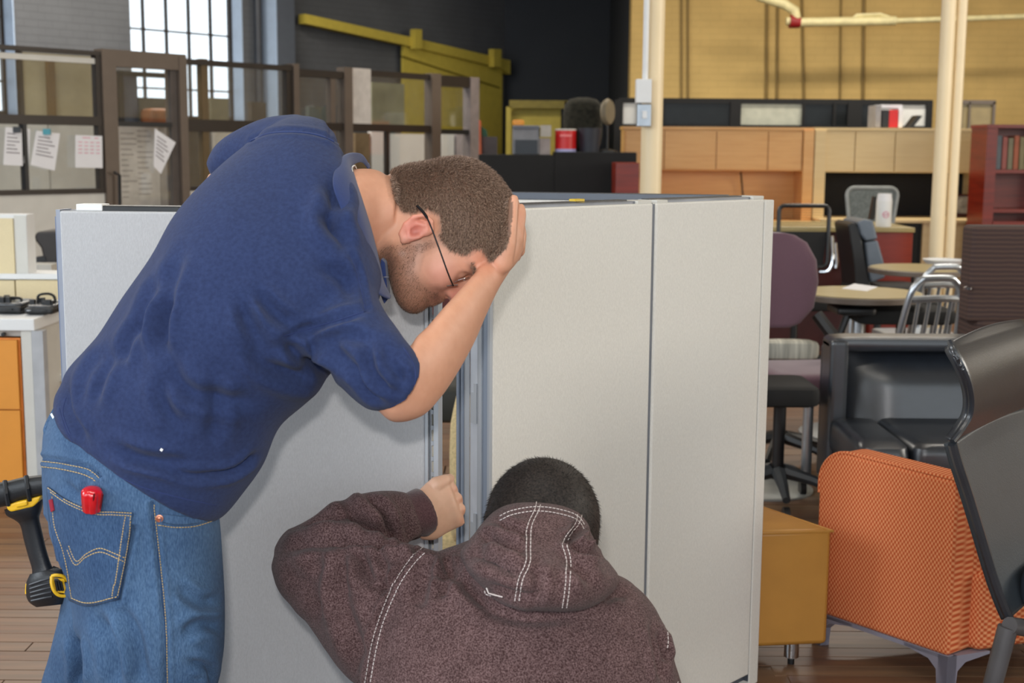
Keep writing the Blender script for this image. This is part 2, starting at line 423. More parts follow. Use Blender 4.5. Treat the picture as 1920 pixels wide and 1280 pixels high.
# ------------------------------------------------------------------ mustard ramp side on the left wall
def lwp(px, py, off): return LW.hit(px, py, off)
nv = LW.n
rt = thing('ramp_stringer', 'mustard yellow sloping beam and panel against the dark grey wall', 'ramp', LW.pt(uw(850, .1), 0, .1))
part('beam', G().prism([lwp(560, 27, .1), lwp(765, 72, .1), lwp(945, 114, .1), lwp(945, 140, .1), lwp(930, 128, .1), lwp(752, 86, .1), lwp(560, 45, .1)], nv * .12), M_MUST, rt, world=True)
ua, ub = uw(752, .1), uw(937, .1)
pz = [lwp(752, 86, .1), lwp(937, 130, .1)]
part('side_panel', G().prism([pz[0], pz[1], LW.pt(ub, 0, .1), LW.pt(ua, 0, .1)], nv * .05), M_MUST, rt, world=True)
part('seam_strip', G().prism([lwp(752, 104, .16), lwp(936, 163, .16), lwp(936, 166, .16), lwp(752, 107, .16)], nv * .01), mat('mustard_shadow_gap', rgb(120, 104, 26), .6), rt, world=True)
for (a, b, c, d) in ((769, 55, 781, 92), (916, 92, 930, 126)):
    part('post', G().prism([lwp(a, b, .2), lwp(c, b + 1, .2), lwp(c, d, .2), lwp(a, d, .2)], nv * .1), M_MUST, rt, world=True)

# ------------------------------------------------------------------ glazed cubicle run on the left
CL = Plane((-3.53, 9.2), (-.39, 13.0)); CR_ = Run(CL)
ZT = CL.hit(0, 84)[2]; ZM1 = CL.hit(0, 214)[2]; ZM0 = CL.hit(0, 232)[2]; ZB = CL.hit(0, 366)[2]
TH = .05
def cub(name, label, x0, x1, lower, extra=(), doorway=False, lp='white'):
    u0, u1 = CL.u(x0), CL.u(x1)
    t = thing(name, label, 'partition', CL.pt((u0 + u1) / 2, 0), 0, 'glazed cubicle walls on the left')
    return t, u0, u1
def fr(t, nm, u0, u1, z0, z1, m, o0=TH / 2, o1=-TH / 2, label=None): return part(nm, CR_.box(u0, u1, z0, z1, o0, o1), m, t, world=True, label=label)
# section 1
t, u0, u1 = cub('cubicle_wall', 'glass cubicle wall at far left with papers taped on it', -150, 190, 'w')
fr(t, 'rail', u0, u1, ZT - .03, ZT, M_DKBRONZE, .04, -.04); fr(t, 'rail', u0, u1, ZT - .09, ZT - .05, M_OFFWHITE, .02, -.02, 'off-white strip under the top rail')
fr(t, 'rail', u0, u1, ZM0, ZM1, M_DKBRONZE, .035, -.035); fr(t, 'rail', u0, u1, ZB, ZB + .035, M_DKBRONZE, .035, -.035)
fr(t, 'lower_panel', u0, u1, .02, ZB, M_OFFWHITE)
fr(t, 'mullion', CL.u(41), CL.u(48), ZB, ZM0, M_BLACK, .03, -.03); fr(t, 'mullion', CL.u(181), CL.u(190), ZB, ZT, M_DKBRONZE, .03, -.03)
fr(t, 'pane', u0, u1, ZM1, ZT - .05, M_GLASS, .004, -.004); fr(t, 'pane', u0, CL.u(43), ZB + .03, ZM0, M_GLASS, .004, -.004); fr(t, 'pane', CL.u(47), CL.u(182), ZB + .03, ZM0, M_GLASS, .004, -.004)
# section 2, the door frame
t, u0, u1 = cub('cubicle_doorway', 'taupe framed glass doorway with a lever handle in the cubicle run', 190, 347, 'w')
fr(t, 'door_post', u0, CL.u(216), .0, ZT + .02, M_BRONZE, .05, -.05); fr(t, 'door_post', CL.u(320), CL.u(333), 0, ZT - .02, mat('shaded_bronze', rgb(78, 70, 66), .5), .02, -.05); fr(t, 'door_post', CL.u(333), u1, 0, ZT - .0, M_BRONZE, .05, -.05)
fr(t, 'header', CL.u(206), u1, ZT - .10, ZT + .02, M_BRONZE, .045, -.045)
fr(t, 'rail', CL.u(216), CL.u(320), ZM0, ZM1 - .03, M_BLACK, .03, -.03)
fr(t, 'pane', CL.u(216), CL.u(320), ZM1, ZT - .1, M_GLASS, .004, -.004); fr(t, 'pane', CL.u(216), CL.u(320), .1, ZM0, M_GLASS, .004, -.004)
g = G(); a = CL.hit(214, 323, .1); b_ = CL.hit(224, 328, .1); c_ = CL.hit(225, 384, .1); g.tube([a, b_, (c_[0], c_[1], c_[2])], .012)
part('handle', g, M_BLACK, t, world=True, smooth=True)
# section 3
t, u0, u1 = cub('cubicle_wall', 'wide glass cubicle wall behind the bent man, between doorway and first slim post', 347, 548, 'w')
fr(t, 'rail', u0, u1, ZT - .05, ZT - .01, M_DKBRONZE, .04, -.04); fr(t, 'rail', u0, u1, ZM0 - .03, ZM1, M_DKBRONZE, .035, -.035); fr(t, 'rail', u0, u1, ZB, ZB + .035, M_DKBRONZE)
fr(t, 'lower_panel', u0, u1, .02, ZB, M_OFFWHITE)
fr(t, 'mullion', CL.u(377), CL.u(389), ZB, ZT, mat('gold_brown_frame', rgb(92, 74, 44), .45), .03, -.03); fr(t, 'mullion', CL.u(535), CL.u(545), ZB, ZT, M_DKBRONZE, .03, -.03)
for (a, b) in ((347, 378), (388, 536)):
    fr(t, 'pane', CL.u(a), CL.u(b), ZM1, ZT - .05, M_GLASS, .004, -.004); fr(t, 'pane', CL.u(a), CL.u(b), ZB, ZM0, M_GLASS, .004, -.004)
# section 4
t, u0, u1 = cub('cubicle_wall', 'narrow glass cubicle bay with a grey side return, left of the white filler panel', 546, 655, 'w')
fr(t, 'post', u0, CL.u(556), 0, ZT + .01, M_BRONZE, .05, -.05); fr(t, 'post', CL.u(640), u1, 0, ZT + .01, M_BRONZE, .05, -.05)
fr(t, 'rail', CL.u(556), CL.u(640), ZT - .09, ZT - .03, M_DKBRONZE, .04, -.04); fr(t, 'rail', CL.u(556), CL.u(640), ZM0, ZM1, M_DKBRONZE, .035, -.035)
fr(t, 'lower_panel', CL.u(556), CL.u(640), .02, ZB, M_OFFWHITE)
fr(t, 'mullion', CL.u(617), CL.u(626), 0, ZT - .05, M_BRONZE, .03, -.03)
fr(t, 'pane', CL.u(556), CL.u(640), ZM1, ZT - .09, M_GLASS, .004, -.004); fr(t, 'pane', CL.u(556), CL.u(640), ZB, ZM0, M_GLASS, .004, -.004)
# section 5
t, u0, u1 = cub('cubicle_wall', 'glass cubicle wall with a tall white filler panel on its left', 655, 815, 'w')
fr(t, 'filler_panel', CL.u(657), CL.u(692), ZM1, ZT + .01, mat('pale_filler', rgb(200, 194, 188), .6), .03, -.03)
fr(t, 'rail', u0, u1, ZT - .05, ZT, M_DKBRONZE, .025, -.04); fr(t, 'rail', u0, u1, ZM0, ZM1, M_DKBRONZE, .035, -.035)
fr(t, 'lower_panel', u0, u1, .02, ZB - .2, M_OFFWHITE)
fr(t, 'mullion', CL.u(722), CL.u(727), ZB - .2, ZM0, M_DKBRONZE, .02, -.02); fr(t, 'post', CL.u(803), CL.u(820), 0, ZT + .01, M_BRONZE, .05, -.05)
fr(t, 'pane', CL.u(692), CL.u(804), ZM1, ZT - .05, M_GLASS, .004, -.004); fr(t, 'pane', CL.u(692), CL.u(804), ZB - .2, ZM0, M_GLASS, .004, -.004)
# section 6
t, u0, u1 = cub('cubicle_wall', 'last glass cubicle bay at the right end of the run, above the bent head', 820, 893, 'w')
fr(t, 'rail', u0, u1, ZT - .1, ZT, M_DKBRONZE, .04, -.04); fr(t, 'rail', u0, CL.u(876), ZM0 - .01, ZM1 - .03, M_BLACK, .03, -.03)
fr(t, 'lower_panel', u0, u1, .02, ZB - .2, M_OFFWHITE)
fr(t, 'post', CL.u(875), CL.u(891), 0, ZT, mat('lit_bronze', rgb(128, 118, 116), .45), .05, -.05)  # lit side of the end post painted as a lighter bronze
fr(t, 'pane', u0, CL.u(876), ZM1, ZT - .1, M_GLASS, .004, -.004); fr(t, 'pane', u0, CL.u(876), ZB - .2, ZM0, M_GLASS, .004, -.004)
# second line behind: boards, screens
CB = Plane(tuple((CL.a - CL.n * 1.1)[:2]), tuple((CL.a - CL.n * 1.1 + CL.d)[:2])); CBR = Run(CB)
M_BOARD = mat('grey_board', rgb(212, 212, 208), .6, var=.04); M_TANP = mat('olive_tan_panel', rgb(172, 162, 132), .8, var=.05)
def cb(name, label, cat, x0, x1, z0, z1, m, grp=None, th=.05):
    return solo(name, CBR.box(CB.u(x0), CB.u(x1), z0, z1, th, 0), m, label, cat, grp)
cb('display_board', 'pale grey board behind the far left papers', 'board', -120, 84, 0, 1.62, M_BOARD)
cb('display_board', 'pale grey board behind the calendar sheet, left of the doorway', 'board', 87, 182, 0, 1.62, M_BOARD)
wb = cb('whiteboard', 'tall whiteboard with faint writing seen through the doorway glass', 'whiteboard', 214, 292, 0.95, 1.63, mat('whiteboard', rgb(214, 210, 208), .4))
cb('display_board', 'grey screen to the right of the whiteboard in the doorway', 'board', 293, 318, 0, 1.63, mat('greyer_board', rgb(168, 164, 162), .6))
cb('display_board', 'pale board seen over the shoulder of the bent man', 'board', 398, 520, 0, 1.6, mat('warm_board', rgb(216, 212, 202), .6))
cb('display_board', 'narrow white board behind the first bay past the white filler panel', 'board', 690, 722, 0, 1.62, M_WHITE)
cb('display_board', 'wide white board behind the glass above the back of the head', 'board', 726, 800, 0, 1.60, M_WHITE)
cb('display_board', 'small white board in the last glass bay', 'board', 822, 845, 0, 1.62, M_WHITE)
cb('display_board', 'mauve grey board next to the end post', 'board', 849, 877, 0, 1.64, mat('mauve_board', rgb(178, 168, 172), .6))
t = thing('storage_screen', 'olive tan upper screen with a brown upright, behind the left glass', 'screen', CB.pt(CB.u(115), 1.62))
part('panel', CBR.box(CB.u(40), CB.u(184), 1.63, 2.17, .04, 0), M_TANP, t, world=True); part('upright', CBR.box(CB.u(86), CB.u(100), 1.63, 2.12, .07, .04), mat('brown_upright', rgb(112, 88, 52), .6), t, world=True)
part('frame', CBR.box(CB.u(36), CB.u(42), 1.63, 2.2, .06, 0), M_DKBRONZE, t, world=True)
t = thing('storage_screen', 'slate screen with black edge seen in the upper doorway glass', 'screen', CB.pt(CB.u(240), 1.62))
part('panel', CBR.box(CB.u(228), CB.u(256), 1.63, 2.05, .04, 0), mat('slate', rgb(84, 90, 102), .7), t, world=True); part('frame', CBR.box(CB.u(220), CB.u(318), 2.03, 2.07, .06, 0), M_BLACK, t, world=True); part('frame', CBR.box(CB.u(219), CB.u(228), 1.63, 2.05, .06, 0), M_BLACK, t, world=True)
cb('storage_screen', 'dark grey green screen low in the doorway glass behind the brown bag', 'screen', 257, 318, 1.63, 1.86, mat('grey_green', rgb(92, 94, 86), .8))
t = solo('paper_bag', cushion(CB.pt(CB.u(285), 1.70, .16), (.34, .2, .14), .05, R(50)), mat('brown_bag', rgb(132, 82, 50), .6, var=.4, scale=9), 'crumpled brown and cream bag lying on the doorway ledge', 'bag', smooth=True)
cb('storage_screen', 'olive screen behind the glass left of the shoulder', 'screen', 392, 424, 1.62, 1.88, mat('olive_dull', rgb(126, 122, 100), .8))
cb('storage_screen', 'dark square screen behind the glass over the shoulder', 'screen', 466, 494, 1.62, 1.86, mat('dark_sq', rgb(84, 78, 72), .8))
cb('storage_screen', 'charcoal screen seen in the narrow bay', 'screen', 574, 614, 1.62, 1.84, mat('charcoal_s', rgb(78, 84, 80), .8))
cb('storage_screen', 'mottled green grey screen behind the glass beside the white filler panel', 'screen', 692, 752, 1.62, 2.1, mat('mottled', rgb(116, 118, 96), .8, var=.3, scale=4))
cb('display_board', 'dark board behind the low glass left of the shoulder', 'board', 349, 376, 0, 1.6, mat('dark_board', rgb(84, 80, 76), .7))
cb('display_board', 'brown board behind the low glass right of the narrow bay', 'board', 660, 688, 0, 1.6, mat('brown_board', rgb(118, 100, 74), .7))
# ink on the whiteboard
g = G(); rr = random.Random(5); ub_ = CB.u(214)
for k in range(26):
    z = 1.58 - k * .022; L = rr.uniform(.05, .16); o = .03 if k % 2 else .19
    CBR.box(ub_ + o, ub_ + o + L, z, z + .006, .052, .05, g)
part('writing', g, M_INK, wb, world=True, kind='stuff')
def sheet(label, pts, off=.05, pl=CL, ink=None, grp='papers taped to the cubicle glass'):
    a = [pl.hit(x, y, off) for (x, y) in pts]
    o = solo('paper_sheet', G().prism(a, pl.n * .004), M_PAPER, label, 'paper', grp)
    if ink:
        a = [np.array(q) for q in a]; g = G()
        for (s0, s1, t0) in ink:
            q = lambda s, t: a[0] * (1 - s) * (1 - t) + a[1] * s * (1 - t) + a[2] * s * t + a[3] * (1 - s) * t + pl.n * .005
            g.prism([q(s0, t0), q(s1, t0), q(s1, t0 + .025), q(s0, t0 + .025)], pl.n * .001)
        part('print', g, M_PINKINK if 'pink' in label else M_INK, o, world=True, kind='stuff')
    return o
ln = [(.12, .6 + .25 * ((i * 7) % 3) / 2, .15 + .1 * i) for i in range(6)]
sheet('white paper hanging left of the black mullion, far left', [(10, 238), (40, 241), (42, 311), (6, 309)], ink=ln)
sheet('white stack of paper clipped right of the black mullion', [(68, 245), (112, 250), (102, 320), (57, 309)], ink=ln)
sheet('narrow paper edge behind the black mullion', [(46, 240), (56, 242), (54, 308), (44, 306)], .02)
sheet('white calendar sheet with pink printing', [(141, 253), (191, 255), (192, 315), (141, 314)], ink=[(.25, .55, .06), (.7, .85, .06)] + [(.1 + .22 * (i % 4), .24 + .22 * (i % 4), .2 + .11 * (i // 4)) for i in range(16)])
sheet('tilted paper hanging in the doorway glass', [(290, 241), (329, 267), (301, 326), (288, 312)], ink=ln)
g = G(); q = CL.hit(32, 243, .07); g.box(q, (.05, .02, .04)); solo('binder_clip', g, M_BLACK, 'dark clip on the left hanging paper', 'clip', 'clips on the papers')
g = G(); q = CL.hit(88, 247, .07); g.box(q, (.05, .02, .04)); solo('binder_clip', g, mat('teal_clip', rgb(60, 150, 165), .4), 'teal clip on the paper stack', 'clip', 'clips on the papers')

# ------------------------------------------------------------------ columns
def column(x0, x1, Y, zt=CEILZ, label='', grp=None):
    a, b = P(x0, 200, Y)[0], P(x1, 200, Y)[0]; r = (b - a) / 2; c = (a + b) / 2
    t = thing('column', label, 'column', (c, Y, 0), 0, grp)
    part('shaft', G().cyl((0, 0, .02), (0, 0, zt), r, n=32), M_CREAM, t, smooth=True)
    part('base_plate', G().lathe([(r * 1.6, 0), (r * 1.6, .02), (r * 1.3, .03), (r, .05)]), M_CREAM, t, smooth=True)
    return t, c, r
ct, cc, crr = column(1203, 1243, 8.0, label='single cream round column with an electrical box, left of the yellow wall')
yb = 8.0 - crr
cd = thing('conduit', 'white electrical conduit with switch box on the single cream column', 'conduit', (P(1209, 180, yb)[0], yb, P(1209, 237, yb)[2]))
xq = P(1211, 80, yb - .03)[0]
part('pipe', G().cyl((xq, yb - .03, P(1208, 150, yb)[2]), (xq, yb - .03, CEILZ), .017), M_WHITE, cd, world=True, smooth=True)
part('switch_box', pb(1193, 148, 1222, 193, yb - .08, .07), M_WHITE, cd, world=True, bevel=.004)
part('outlet_box', pb(1195, 195, 1221, 237, yb - .08, .07), mat('galvanised', rgb(168, 176, 184), .35, metal=.7), cd, world=True, bevel=.004)
part('toggle', pb(1205, 208, 1213, 222, yb - .095, .02), M_WHITE, cd, world=True)
column(1756, 1783, 9.3, 3.0, 'thicker of the twin cream columns behind the round tables')
column(1785, 1804, 9.3, 3.0, 'thinner right one of the twin cream columns')

# ------------------------------------------------------------------ pipes on the yellow wall
M_PIPE = mat('cream_pipe', rgb(222, 210, 158), .45)
Yp = YW - .9
sp = thing('sprinkler_pipe', 'cream sprinkler pipe with a red fitting high on the yellow wall', 'pipe', P(1600, 45, Yp))
part('pipe', G().tube([P(1420, -8, Yp), P(1470, 8, Yp), P(1490, 20, Yp), P(1494, 42, Yp)], .055, 10), M_PIPE, sp, world=True, smooth=True)
part('pipe', G().tube([P(1500, 42, Yp), P(1680, 39, Yp)], .05, 10), M_PIPE, sp, world=True, smooth=True)
part('pipe', G().tube([P(1680, 39, Yp), P(1960, 30, Yp)], .03, 10), M_PIPE, sp, world=True, smooth=True)
part('hose', G().tube([P(1596, 38, Yp), P(1606, 29, Yp), P(1650, 27, Yp), P(1680, 37, Yp)], .02, 8), M_PIPE, sp, world=True, smooth=True)
part('valve', G().tube([P(1481, 40, Yp), P(1500, 42, Yp)], [.075, .06], 12), mat('red_fitting', rgb(150, 24, 28), .5), sp, world=True, smooth=True)
part('cap', G().tube([P(1474, 40, Yp), P(1482, 40, Yp)], .045, 10), M_PIPE, sp, world=True, smooth=True)
for (x, xt, wt, lb) in ((1278, 1278, .012, 'first thin wall conduit right of the single column'), (1290, 1290, .012, 'second thin wall conduit right of the single column'), (1437, 1439, .018, 'thick wall conduit left of the red fitting'), (1457, 1459, .016, 'wall conduit directly under the red fitting'), (1508, 1502, .016, 'wall conduit just right of the red fitting'), (1575, 1578, .012, 'thin wall conduit under the looped hose'), (1618, 1621, .02, 'wall conduit right of the looped hose')):
    g = G(); g.tube([P(x, 200, YW - .02), P(xt, -90, YW - .02)], wt, 8)
    solo('wall_conduit', g, mat('conduit_olive', rgb(132, 106, 52), .5), lb + ', painted wall', 'pipe', 'thin conduits on the yellow wall', smooth=True)

# ------------------------------------------------------------------ black low partition above the hutches
Yk = 13.4
kp = thing('low_partition', 'long black framed glass partition in front of the yellow wall', 'partition', P(1450, 240, Yk) * np.array([1, 1, 0]))
zk1, zk0 = P(1450, 189, Yk)[2], P(1450, 240, Yk)[2]
def kx(x): return P(x, 215, Yk)[0]
part('rail', G().b(kx(1160), kx(1748), Yk, Yk + .06, zk1 - .03, zk1 + .02), M_BLACKMATTE, kp, world=True)
part('rail', G().b(kx(1160), kx(1748), Yk, Yk + .06, zk0 - .02, zk0 + .03), M_BLACKMATTE, kp, world=True)
for (a, b) in ((1153, 1168), (1196, 1208), (1238, 1246), (1369, 1389), (1504, 1509), (1562, 1567), (1589, 1616), (1736, 1748)):
    part('post', G().b(kx(a), kx(b), Yk - .01, Yk + .07, 0, zk1), M_BLACKMATTE, kp, world=True)
dg = mat('smoked_glass', rgb(24, 27, 28), .25, spec=.25)
lg = mat('frosted_panel', rgb(176, 176, 158), .3)
for (a, b, m_) in ((1168, 1196, M_BOARD), (1246, 1369, dg), (1389, 1504, lg), (1509, 1562, dg), (1567, 1589, dg), (1616, 1640, dg), (1640, 1736, M_BOARD)):
    part('pane', G().b(kx(a), kx(b), Yk + .02, Yk + .03, zk0, zk1), m_, kp, world=True)
part('pane', G().b(kx(1167), kx(1196), Yk + .02, Yk + .03, P(1180, 284, Yk)[2], P(1180, 250, Yk)[2]), M_BOARD, kp, world=True)
part('lower_panel', G().b(kx(1208), kx(1748), Yk + .01, Yk + .05, 0, zk0), M_BLACKMATTE, kp, world=True)
t = thing('low_partition', 'brown framed partition leading away from the black one, right of the twin columns', 'partition', P(1830, 240, 14.2) * np.array([1, 1, 0]))
z1_, z0_ = P(1830, 195, 14.2)[2], P(1830, 240, 14.2)[2]
X_ = lambda x: P(x, 215, 14.2)[0]
part('pane', G().b(X_(1800), X_(1862), 14.21, 14.23, 0, z1_), mat('tan_pane', rgb(150, 132, 88), .4), t, world=True)
for (a, b) in ((1798, 1803), (1815, 1818), (1860, 1865)): part('post', G().b(X_(a), X_(b), 14.18, 14.25, 0, z1_ + .02), M_BRONZE, t, world=True)
part('rail', G().b(X_(1798), X_(1865), 14.18, 14.25, z1_, z1_ + .04), M_BRONZE, t, world=True)
# binders and boxes standing on the right hutch, in front of the partition
Yh = 12.4
for (a, y0, b, m_, lb) in ((1642, 197, 1652, mat('grey_binder', rgb(150, 148, 150), .5), 'thin grey binder at the left of the shelf top'), (1654, 206, 1667, M_BLACK, 'black binder beside the red one'), (1667, 206, 1684, M_RED, 'thick red binder on top of the maple hutch'), (1685, 204, 1693, M_PAPER, 'white binder right of the red one')):
    solo('binder', pb(a, y0, b, 239, Yh + .1, .28), m_, lb, 'binder', 'binders on top of the maple hutch', bevel=.004)
g = G(); g.prism([P(1704, 239, Yh + .1), P(1712, 239, Yh + .1), P(1730, 217, Yh + .1), P(1722, 216, Yh + .1)], (0, .2, 0))
solo('binder', g, M_BLACK, 'black book leaning diagonally on top of the hutch', 'binder', 'binders on top of the maple hutch')
solo('file_box', pb(1653, 196, 1692, 203, Yh + .12, .25), M_PAPER, 'white flat box lying on the red and black binders', 'box')

# ------------------------------------------------------------------ hutches
def hutch(name, label, x0, x1, yt, yb_, doors, m, Y, side=(), back=None, desk_y=None, side_r=None):
    t = thing(name, label, 'cabinet', P((x0 + x1) / 2, yt, Y) * np.array([1, 1, 0]))
    xa, xb = P(x0, 283, Y)[0], P(x1, 283, Y)[0]; zt = P((x0 + x1) / 2, yt, Y)[2]; zb = P((x0 + x1) / 2, yb_, Y)[2]
    part('cabinet_body', G().b(xa, xb, Y + .02, Y + .38, zb, zt), m, t, world=True, bevel=.004)
    part('top', G().b(xa - .01, xb + .01, Y - .005, Y + .4, zt, zt + .025), m, t, world=True)
    for (a, b) in zip(doors[:-1], doors[1:]):
        part('door', G().b(P(a, 283, Y)[0] + .004, P(b, 283, Y)[0] - .004, Y, Y + .02, zb + .01, zt - .01), m, t, world=True, bevel=.003)
    zd = P((x0 + x1) / 2, desk_y, Y)[2]
    for (a, b) in side: part('side_panel', G().b(P(a, 283, Y)[0], P(b, 283, Y)[0], Y - .02, Y + .4, 0, zt), m, t, world=True)
    part('tackboard', G().b(xa, xb, Y + .36, Y + .39, zd, zb), back, t, world=True)
    part('desk_top', G().b(xa, xb, Y - .35, Y + .4, zd - .03, zd), m, t, world=True, bevel=.004)
    return t, zd
hutch('hutch_desk', 'warm oak desk hutch directly right of the single column', 1170, 1524, 243, 320, (1172, 1245, 1343, 1440, 1505), M_OAK, Yh, side=((1506, 1525),), back=M_OAK, desk_y=412)
th, zd = hutch('hutch_desk', 'pale maple desk hutch with black tackboard behind the twin columns', 1527, 1850, 245, 324, (1535, 1603, 1678, 1755, 1832), M_MAPLE, Yh, side=((1527, 1548), (1833, 1851)), back=M_BLACKMATTE, desk_y=408)
part('modesty_panel', G().b(P(1712, 430, Yh)[0], P(1850, 430, Yh)[0], Yh - .3, Yh - .27, 0, zd - .03), M_MAPLE, th, world=True)
g = G(); g.tube([P(1389, 323, Yh + .2), P(1391, 345, Yh + .3), P(1393, 370, Yh + .3)], .008); solo('lamp_cord', g, M_BLACK, 'thin dark cord hanging under the oak hutch doors', 'cord')
# picture and small things on the maple desk
t = thing('framed_picture', 'small dark framed picture on the maple desk right of the twin columns', 'picture', P(1808, 408, Yh + .1))
part('frame', pb(1792, 364, 1830, 406, Yh + .12, .03), mat('dark_red_frame', rgb(70, 20, 24), .5), t, world=True)
part('print', pb(1794, 368, 1818, 400, Yh + .11, .01), mat('grey_print', rgb(150, 150, 148), .6, var=.5, scale=14), t, world=True)
# cherry bookcase at the right edge
Yc = 11.55
t = thing('bookcase', 'cherry bookcase with binders at the right edge', 'bookcase', P(1900, 240, Yc) * np.array([1, 1, 0]))
xa, xb = P(1868, 300, Yc)[0], P(1990, 300, Yc)[0]
zt = P(1890, 240, Yc)[2]
part('side_panel', G().b(xa - .09, xa, Yc, Yc + .4, 0, zt), M_CHERRY, t, world=True); part('side_panel', G().b(xb - .03, xb, Yc, Yc + .4, 0, zt), M_CHERRY, t, world=True)
part('back', G().b(xa, xb, Yc + .36, Yc + .4, 0, zt), M_CHERRY, t, world=True); part('top', G().b(xa - .1, xb, Yc - .02, Yc + .4, zt, zt + .03), M_CHERRY, t, world=True)
for yy in (318, 392): z = P(1890, yy, Yc)[2]; part('shelf', G().b(xa, xb, Yc + .01, Yc + .36, z - .03, z), M_CHERRY, t, world=True)
part('lower_door', G().b(xa, xb, Yc - .01, Yc + .02, 0.02, P(1890, 415, Yc)[2]), M_CHERRY, t, world=True)
zs = P(1890, 318, Yc)[2]; bx = xa + .02
for i, (c_, lb) in enumerate(((rgb(96, 104, 110), 'slate blue binder first from the bookcase side'), (rgb(150, 84, 76), 'dull red binder second from the bookcase side'), (rgb(122, 116, 92), 'khaki binder third from the bookcase side'), (rgb(160, 88, 60), 'rust binder fourth from the bookcase side'), (rgb(128, 118, 84), 'olive binder fifth from the bookcase side'), (rgb(176, 160, 128), 'cream binder sixth from the bookcase side'), (rgb(140, 60, 44), 'dark red binder last by the picture edge'))):
    solo('binder', G().b(bx, bx + .042, Yc + .06, Yc + .3, zs + .001, zs + .29 - .01 * (i % 3)), mat('binder_%d' % i, c_, .6), lb, 'binder', 'binders in the cherry bookcase', bevel=.003); bx += .05
solo('binder', G().b(bx, bx + .02, Yc + .04, Yc + .3, zs + .001, zs + .2), M_PAPER, 'short white booklet at the end of the bookcase row', 'binder', 'binders in the cherry bookcase')
# ------------------------------------------------------------------ centre: black bookcases, printer, tins
Yb = 11.2
solo('storage_counter', pbf(897, 290, 1040, Yb, .6), M_BLACKMATTE, 'lower black counter under the grey printer', 'counter', bevel=.006)
solo('storage_counter', pbf(1040, 285, 1194, Yb, .6), M_BLACKMATTE, 'taller black counter under the red tin', 'counter', bevel=.006)
solo('side_cabinet', pbf(1155, 305, 1199, Yb - .5, .45), M_CHERRY, 'cherry cabinet standing left of the single column', 'cabinet', bevel=.006)
zc1, zc2 = P(968, 290, Yb)[2], P(1117, 285, Yb)[2]
def onc(x0, y0, x1, Y, d, z): 
    a, b = P(x0, y0, Y)[0], P(x1, y0, Y)[0]; t = P((x0 + x1) / 2, y0, Y)[2]; return G().b(a, b, Y, Y + d, z + .001, t)
pr = thing('printer', 'grey desktop printer on the black counter', 'printer', (P(990, 290, Yb + .1)[0], Yb + .1, zc1))
mg = mat('printer_grey', rgb(128, 128, 132), .5); md_ = mat('printer_dark', rgb(44, 50, 58), .5); mbg = mat('printer_beige', rgb(172, 166, 156), .5)
part('body', onc(961, 235, 1012, Yb + .12, .35, zc1), mg, pr, world=True, bevel=.01)
part('paper_tray', G().b(P(966, 280, Yb)[0], P(1008, 280, Yb)[0], Yb + .1, Yb + .2, zc1 + .01, P(985, 262, Yb)[2]), md_, pr, world=True)
part('lid', G().b(P(961, 240, Yb)[0], P(1012, 240, Yb)[0], Yb + .09, Yb + .45, P(985, 241, Yb)[2], P(985, 236, Yb)[2]), mat('slate_lid', rgb(92, 96, 106), .5), pr, world=True)
part('side_unit', onc(1012, 259, 1032, Yb + .12, .3, zc1), mat('printer_mauve', rgb(146, 134, 130), .5), pr, world=True)
part('feeder', G().b(P(1014, 240, Yb)[0], P(1034, 240, Yb)[0], Yb + .1, Yb + .3, P(1020, 256, Yb)[2], P(1020, 234, Yb)[2]), mbg, pr, world=True)
solo('toy_car', cushion((P(972, 228, Yb)[0], Yb + .25, P(972, 229, Yb)[2]), (.1, .06, .05), .02), mat('orange_plastic', rgb(226, 150, 50), .4), 'small orange object lying on top of the printer', 'object', smooth=True)
rc = thing('metal_tin', 'bright red tin with a pale rim on the black counter', 'tin', (P(1062, 281, Yb)[0], Yb + .2, zc2))
rr_ = (P(1082, 270, Yb + .1)[0] - P(1042, 270, Yb + .1)[0]) / 2; ht = P(1062, 244, Yb)[2] - zc2
part('body', G().lathe([(rr_, .02), (rr_, ht)]), M_RED, rc, smooth=True); part('rim', G().lathe([(rr_ * 1.02, ht), (rr_ * 1.02, ht + .012), (rr_ * .8, ht + .014)]), M_OFFWHITE, rc, smooth=True)
part('base_band', G().lathe([(rr_ * 1.01, 0), (rr_ * 1.01, .024)]), mat('lilac_band', rgb(170, 170, 214), .4), rc, smooth=True)
part('lettering', pb(1050, 252, 1072, 256, Yb + .2 - rr_ - .004, .006), mat('pale_red', rgb(236, 130, 130), .5), rc, world=True)
bx_ = P(1112, 284, Yb + .2)[0]
solo('waste_bin', G().lathe([(.08, 0), (.10, .2), (.095, .2), (.075, .01)], (bx_ - .03, Yb + .22, zc2)), mat('dark_bin', rgb(40, 42, 52), .5), 'dark grey round bin right of the red tin', 'bin', smooth=True)
fn = thing('desk_fan', 'oval beige desk fan on the black counter left of the black partition', 'fan', (P(1138, 284, Yb + .3)[0], Yb + .3, zc2))
fh = P(1136, 210, Yb + .3)[2] - zc2
Mx = Matrix.Rotation(R(62), 3, 'Z') @ Matrix.Rotation(R(90), 3, 'X')
part('cage', G().lathe([(.01, -.03), (.1, -.025), (.115, 0), (.1, .025), (.01, .03)], (0, 0, fh), M=Mx), mat('fan_beige', rgb(122, 112, 92), .5), fn, smooth=True)
part('stand', G().cyl((0, 0, .02), (0, 0, fh - .1), .012), M_BLACK, fn, smooth=True); part('base', G().lathe([(.09, 0), (.09, .01), (.02, .03)]), M_BLACK, fn, smooth=True)
bk = thing('storage_bin', 'dark grey bin with green and orange files at the foot of the mustard panel', 'bin', P(918, 290, Yb + .9) * np.array([1, 1, 0]))
part('bin_body', pbf(903, 256, 932, Yb + .8, .3), mat('taupe_bin', rgb(88, 78, 76), .6), bk, world=True)
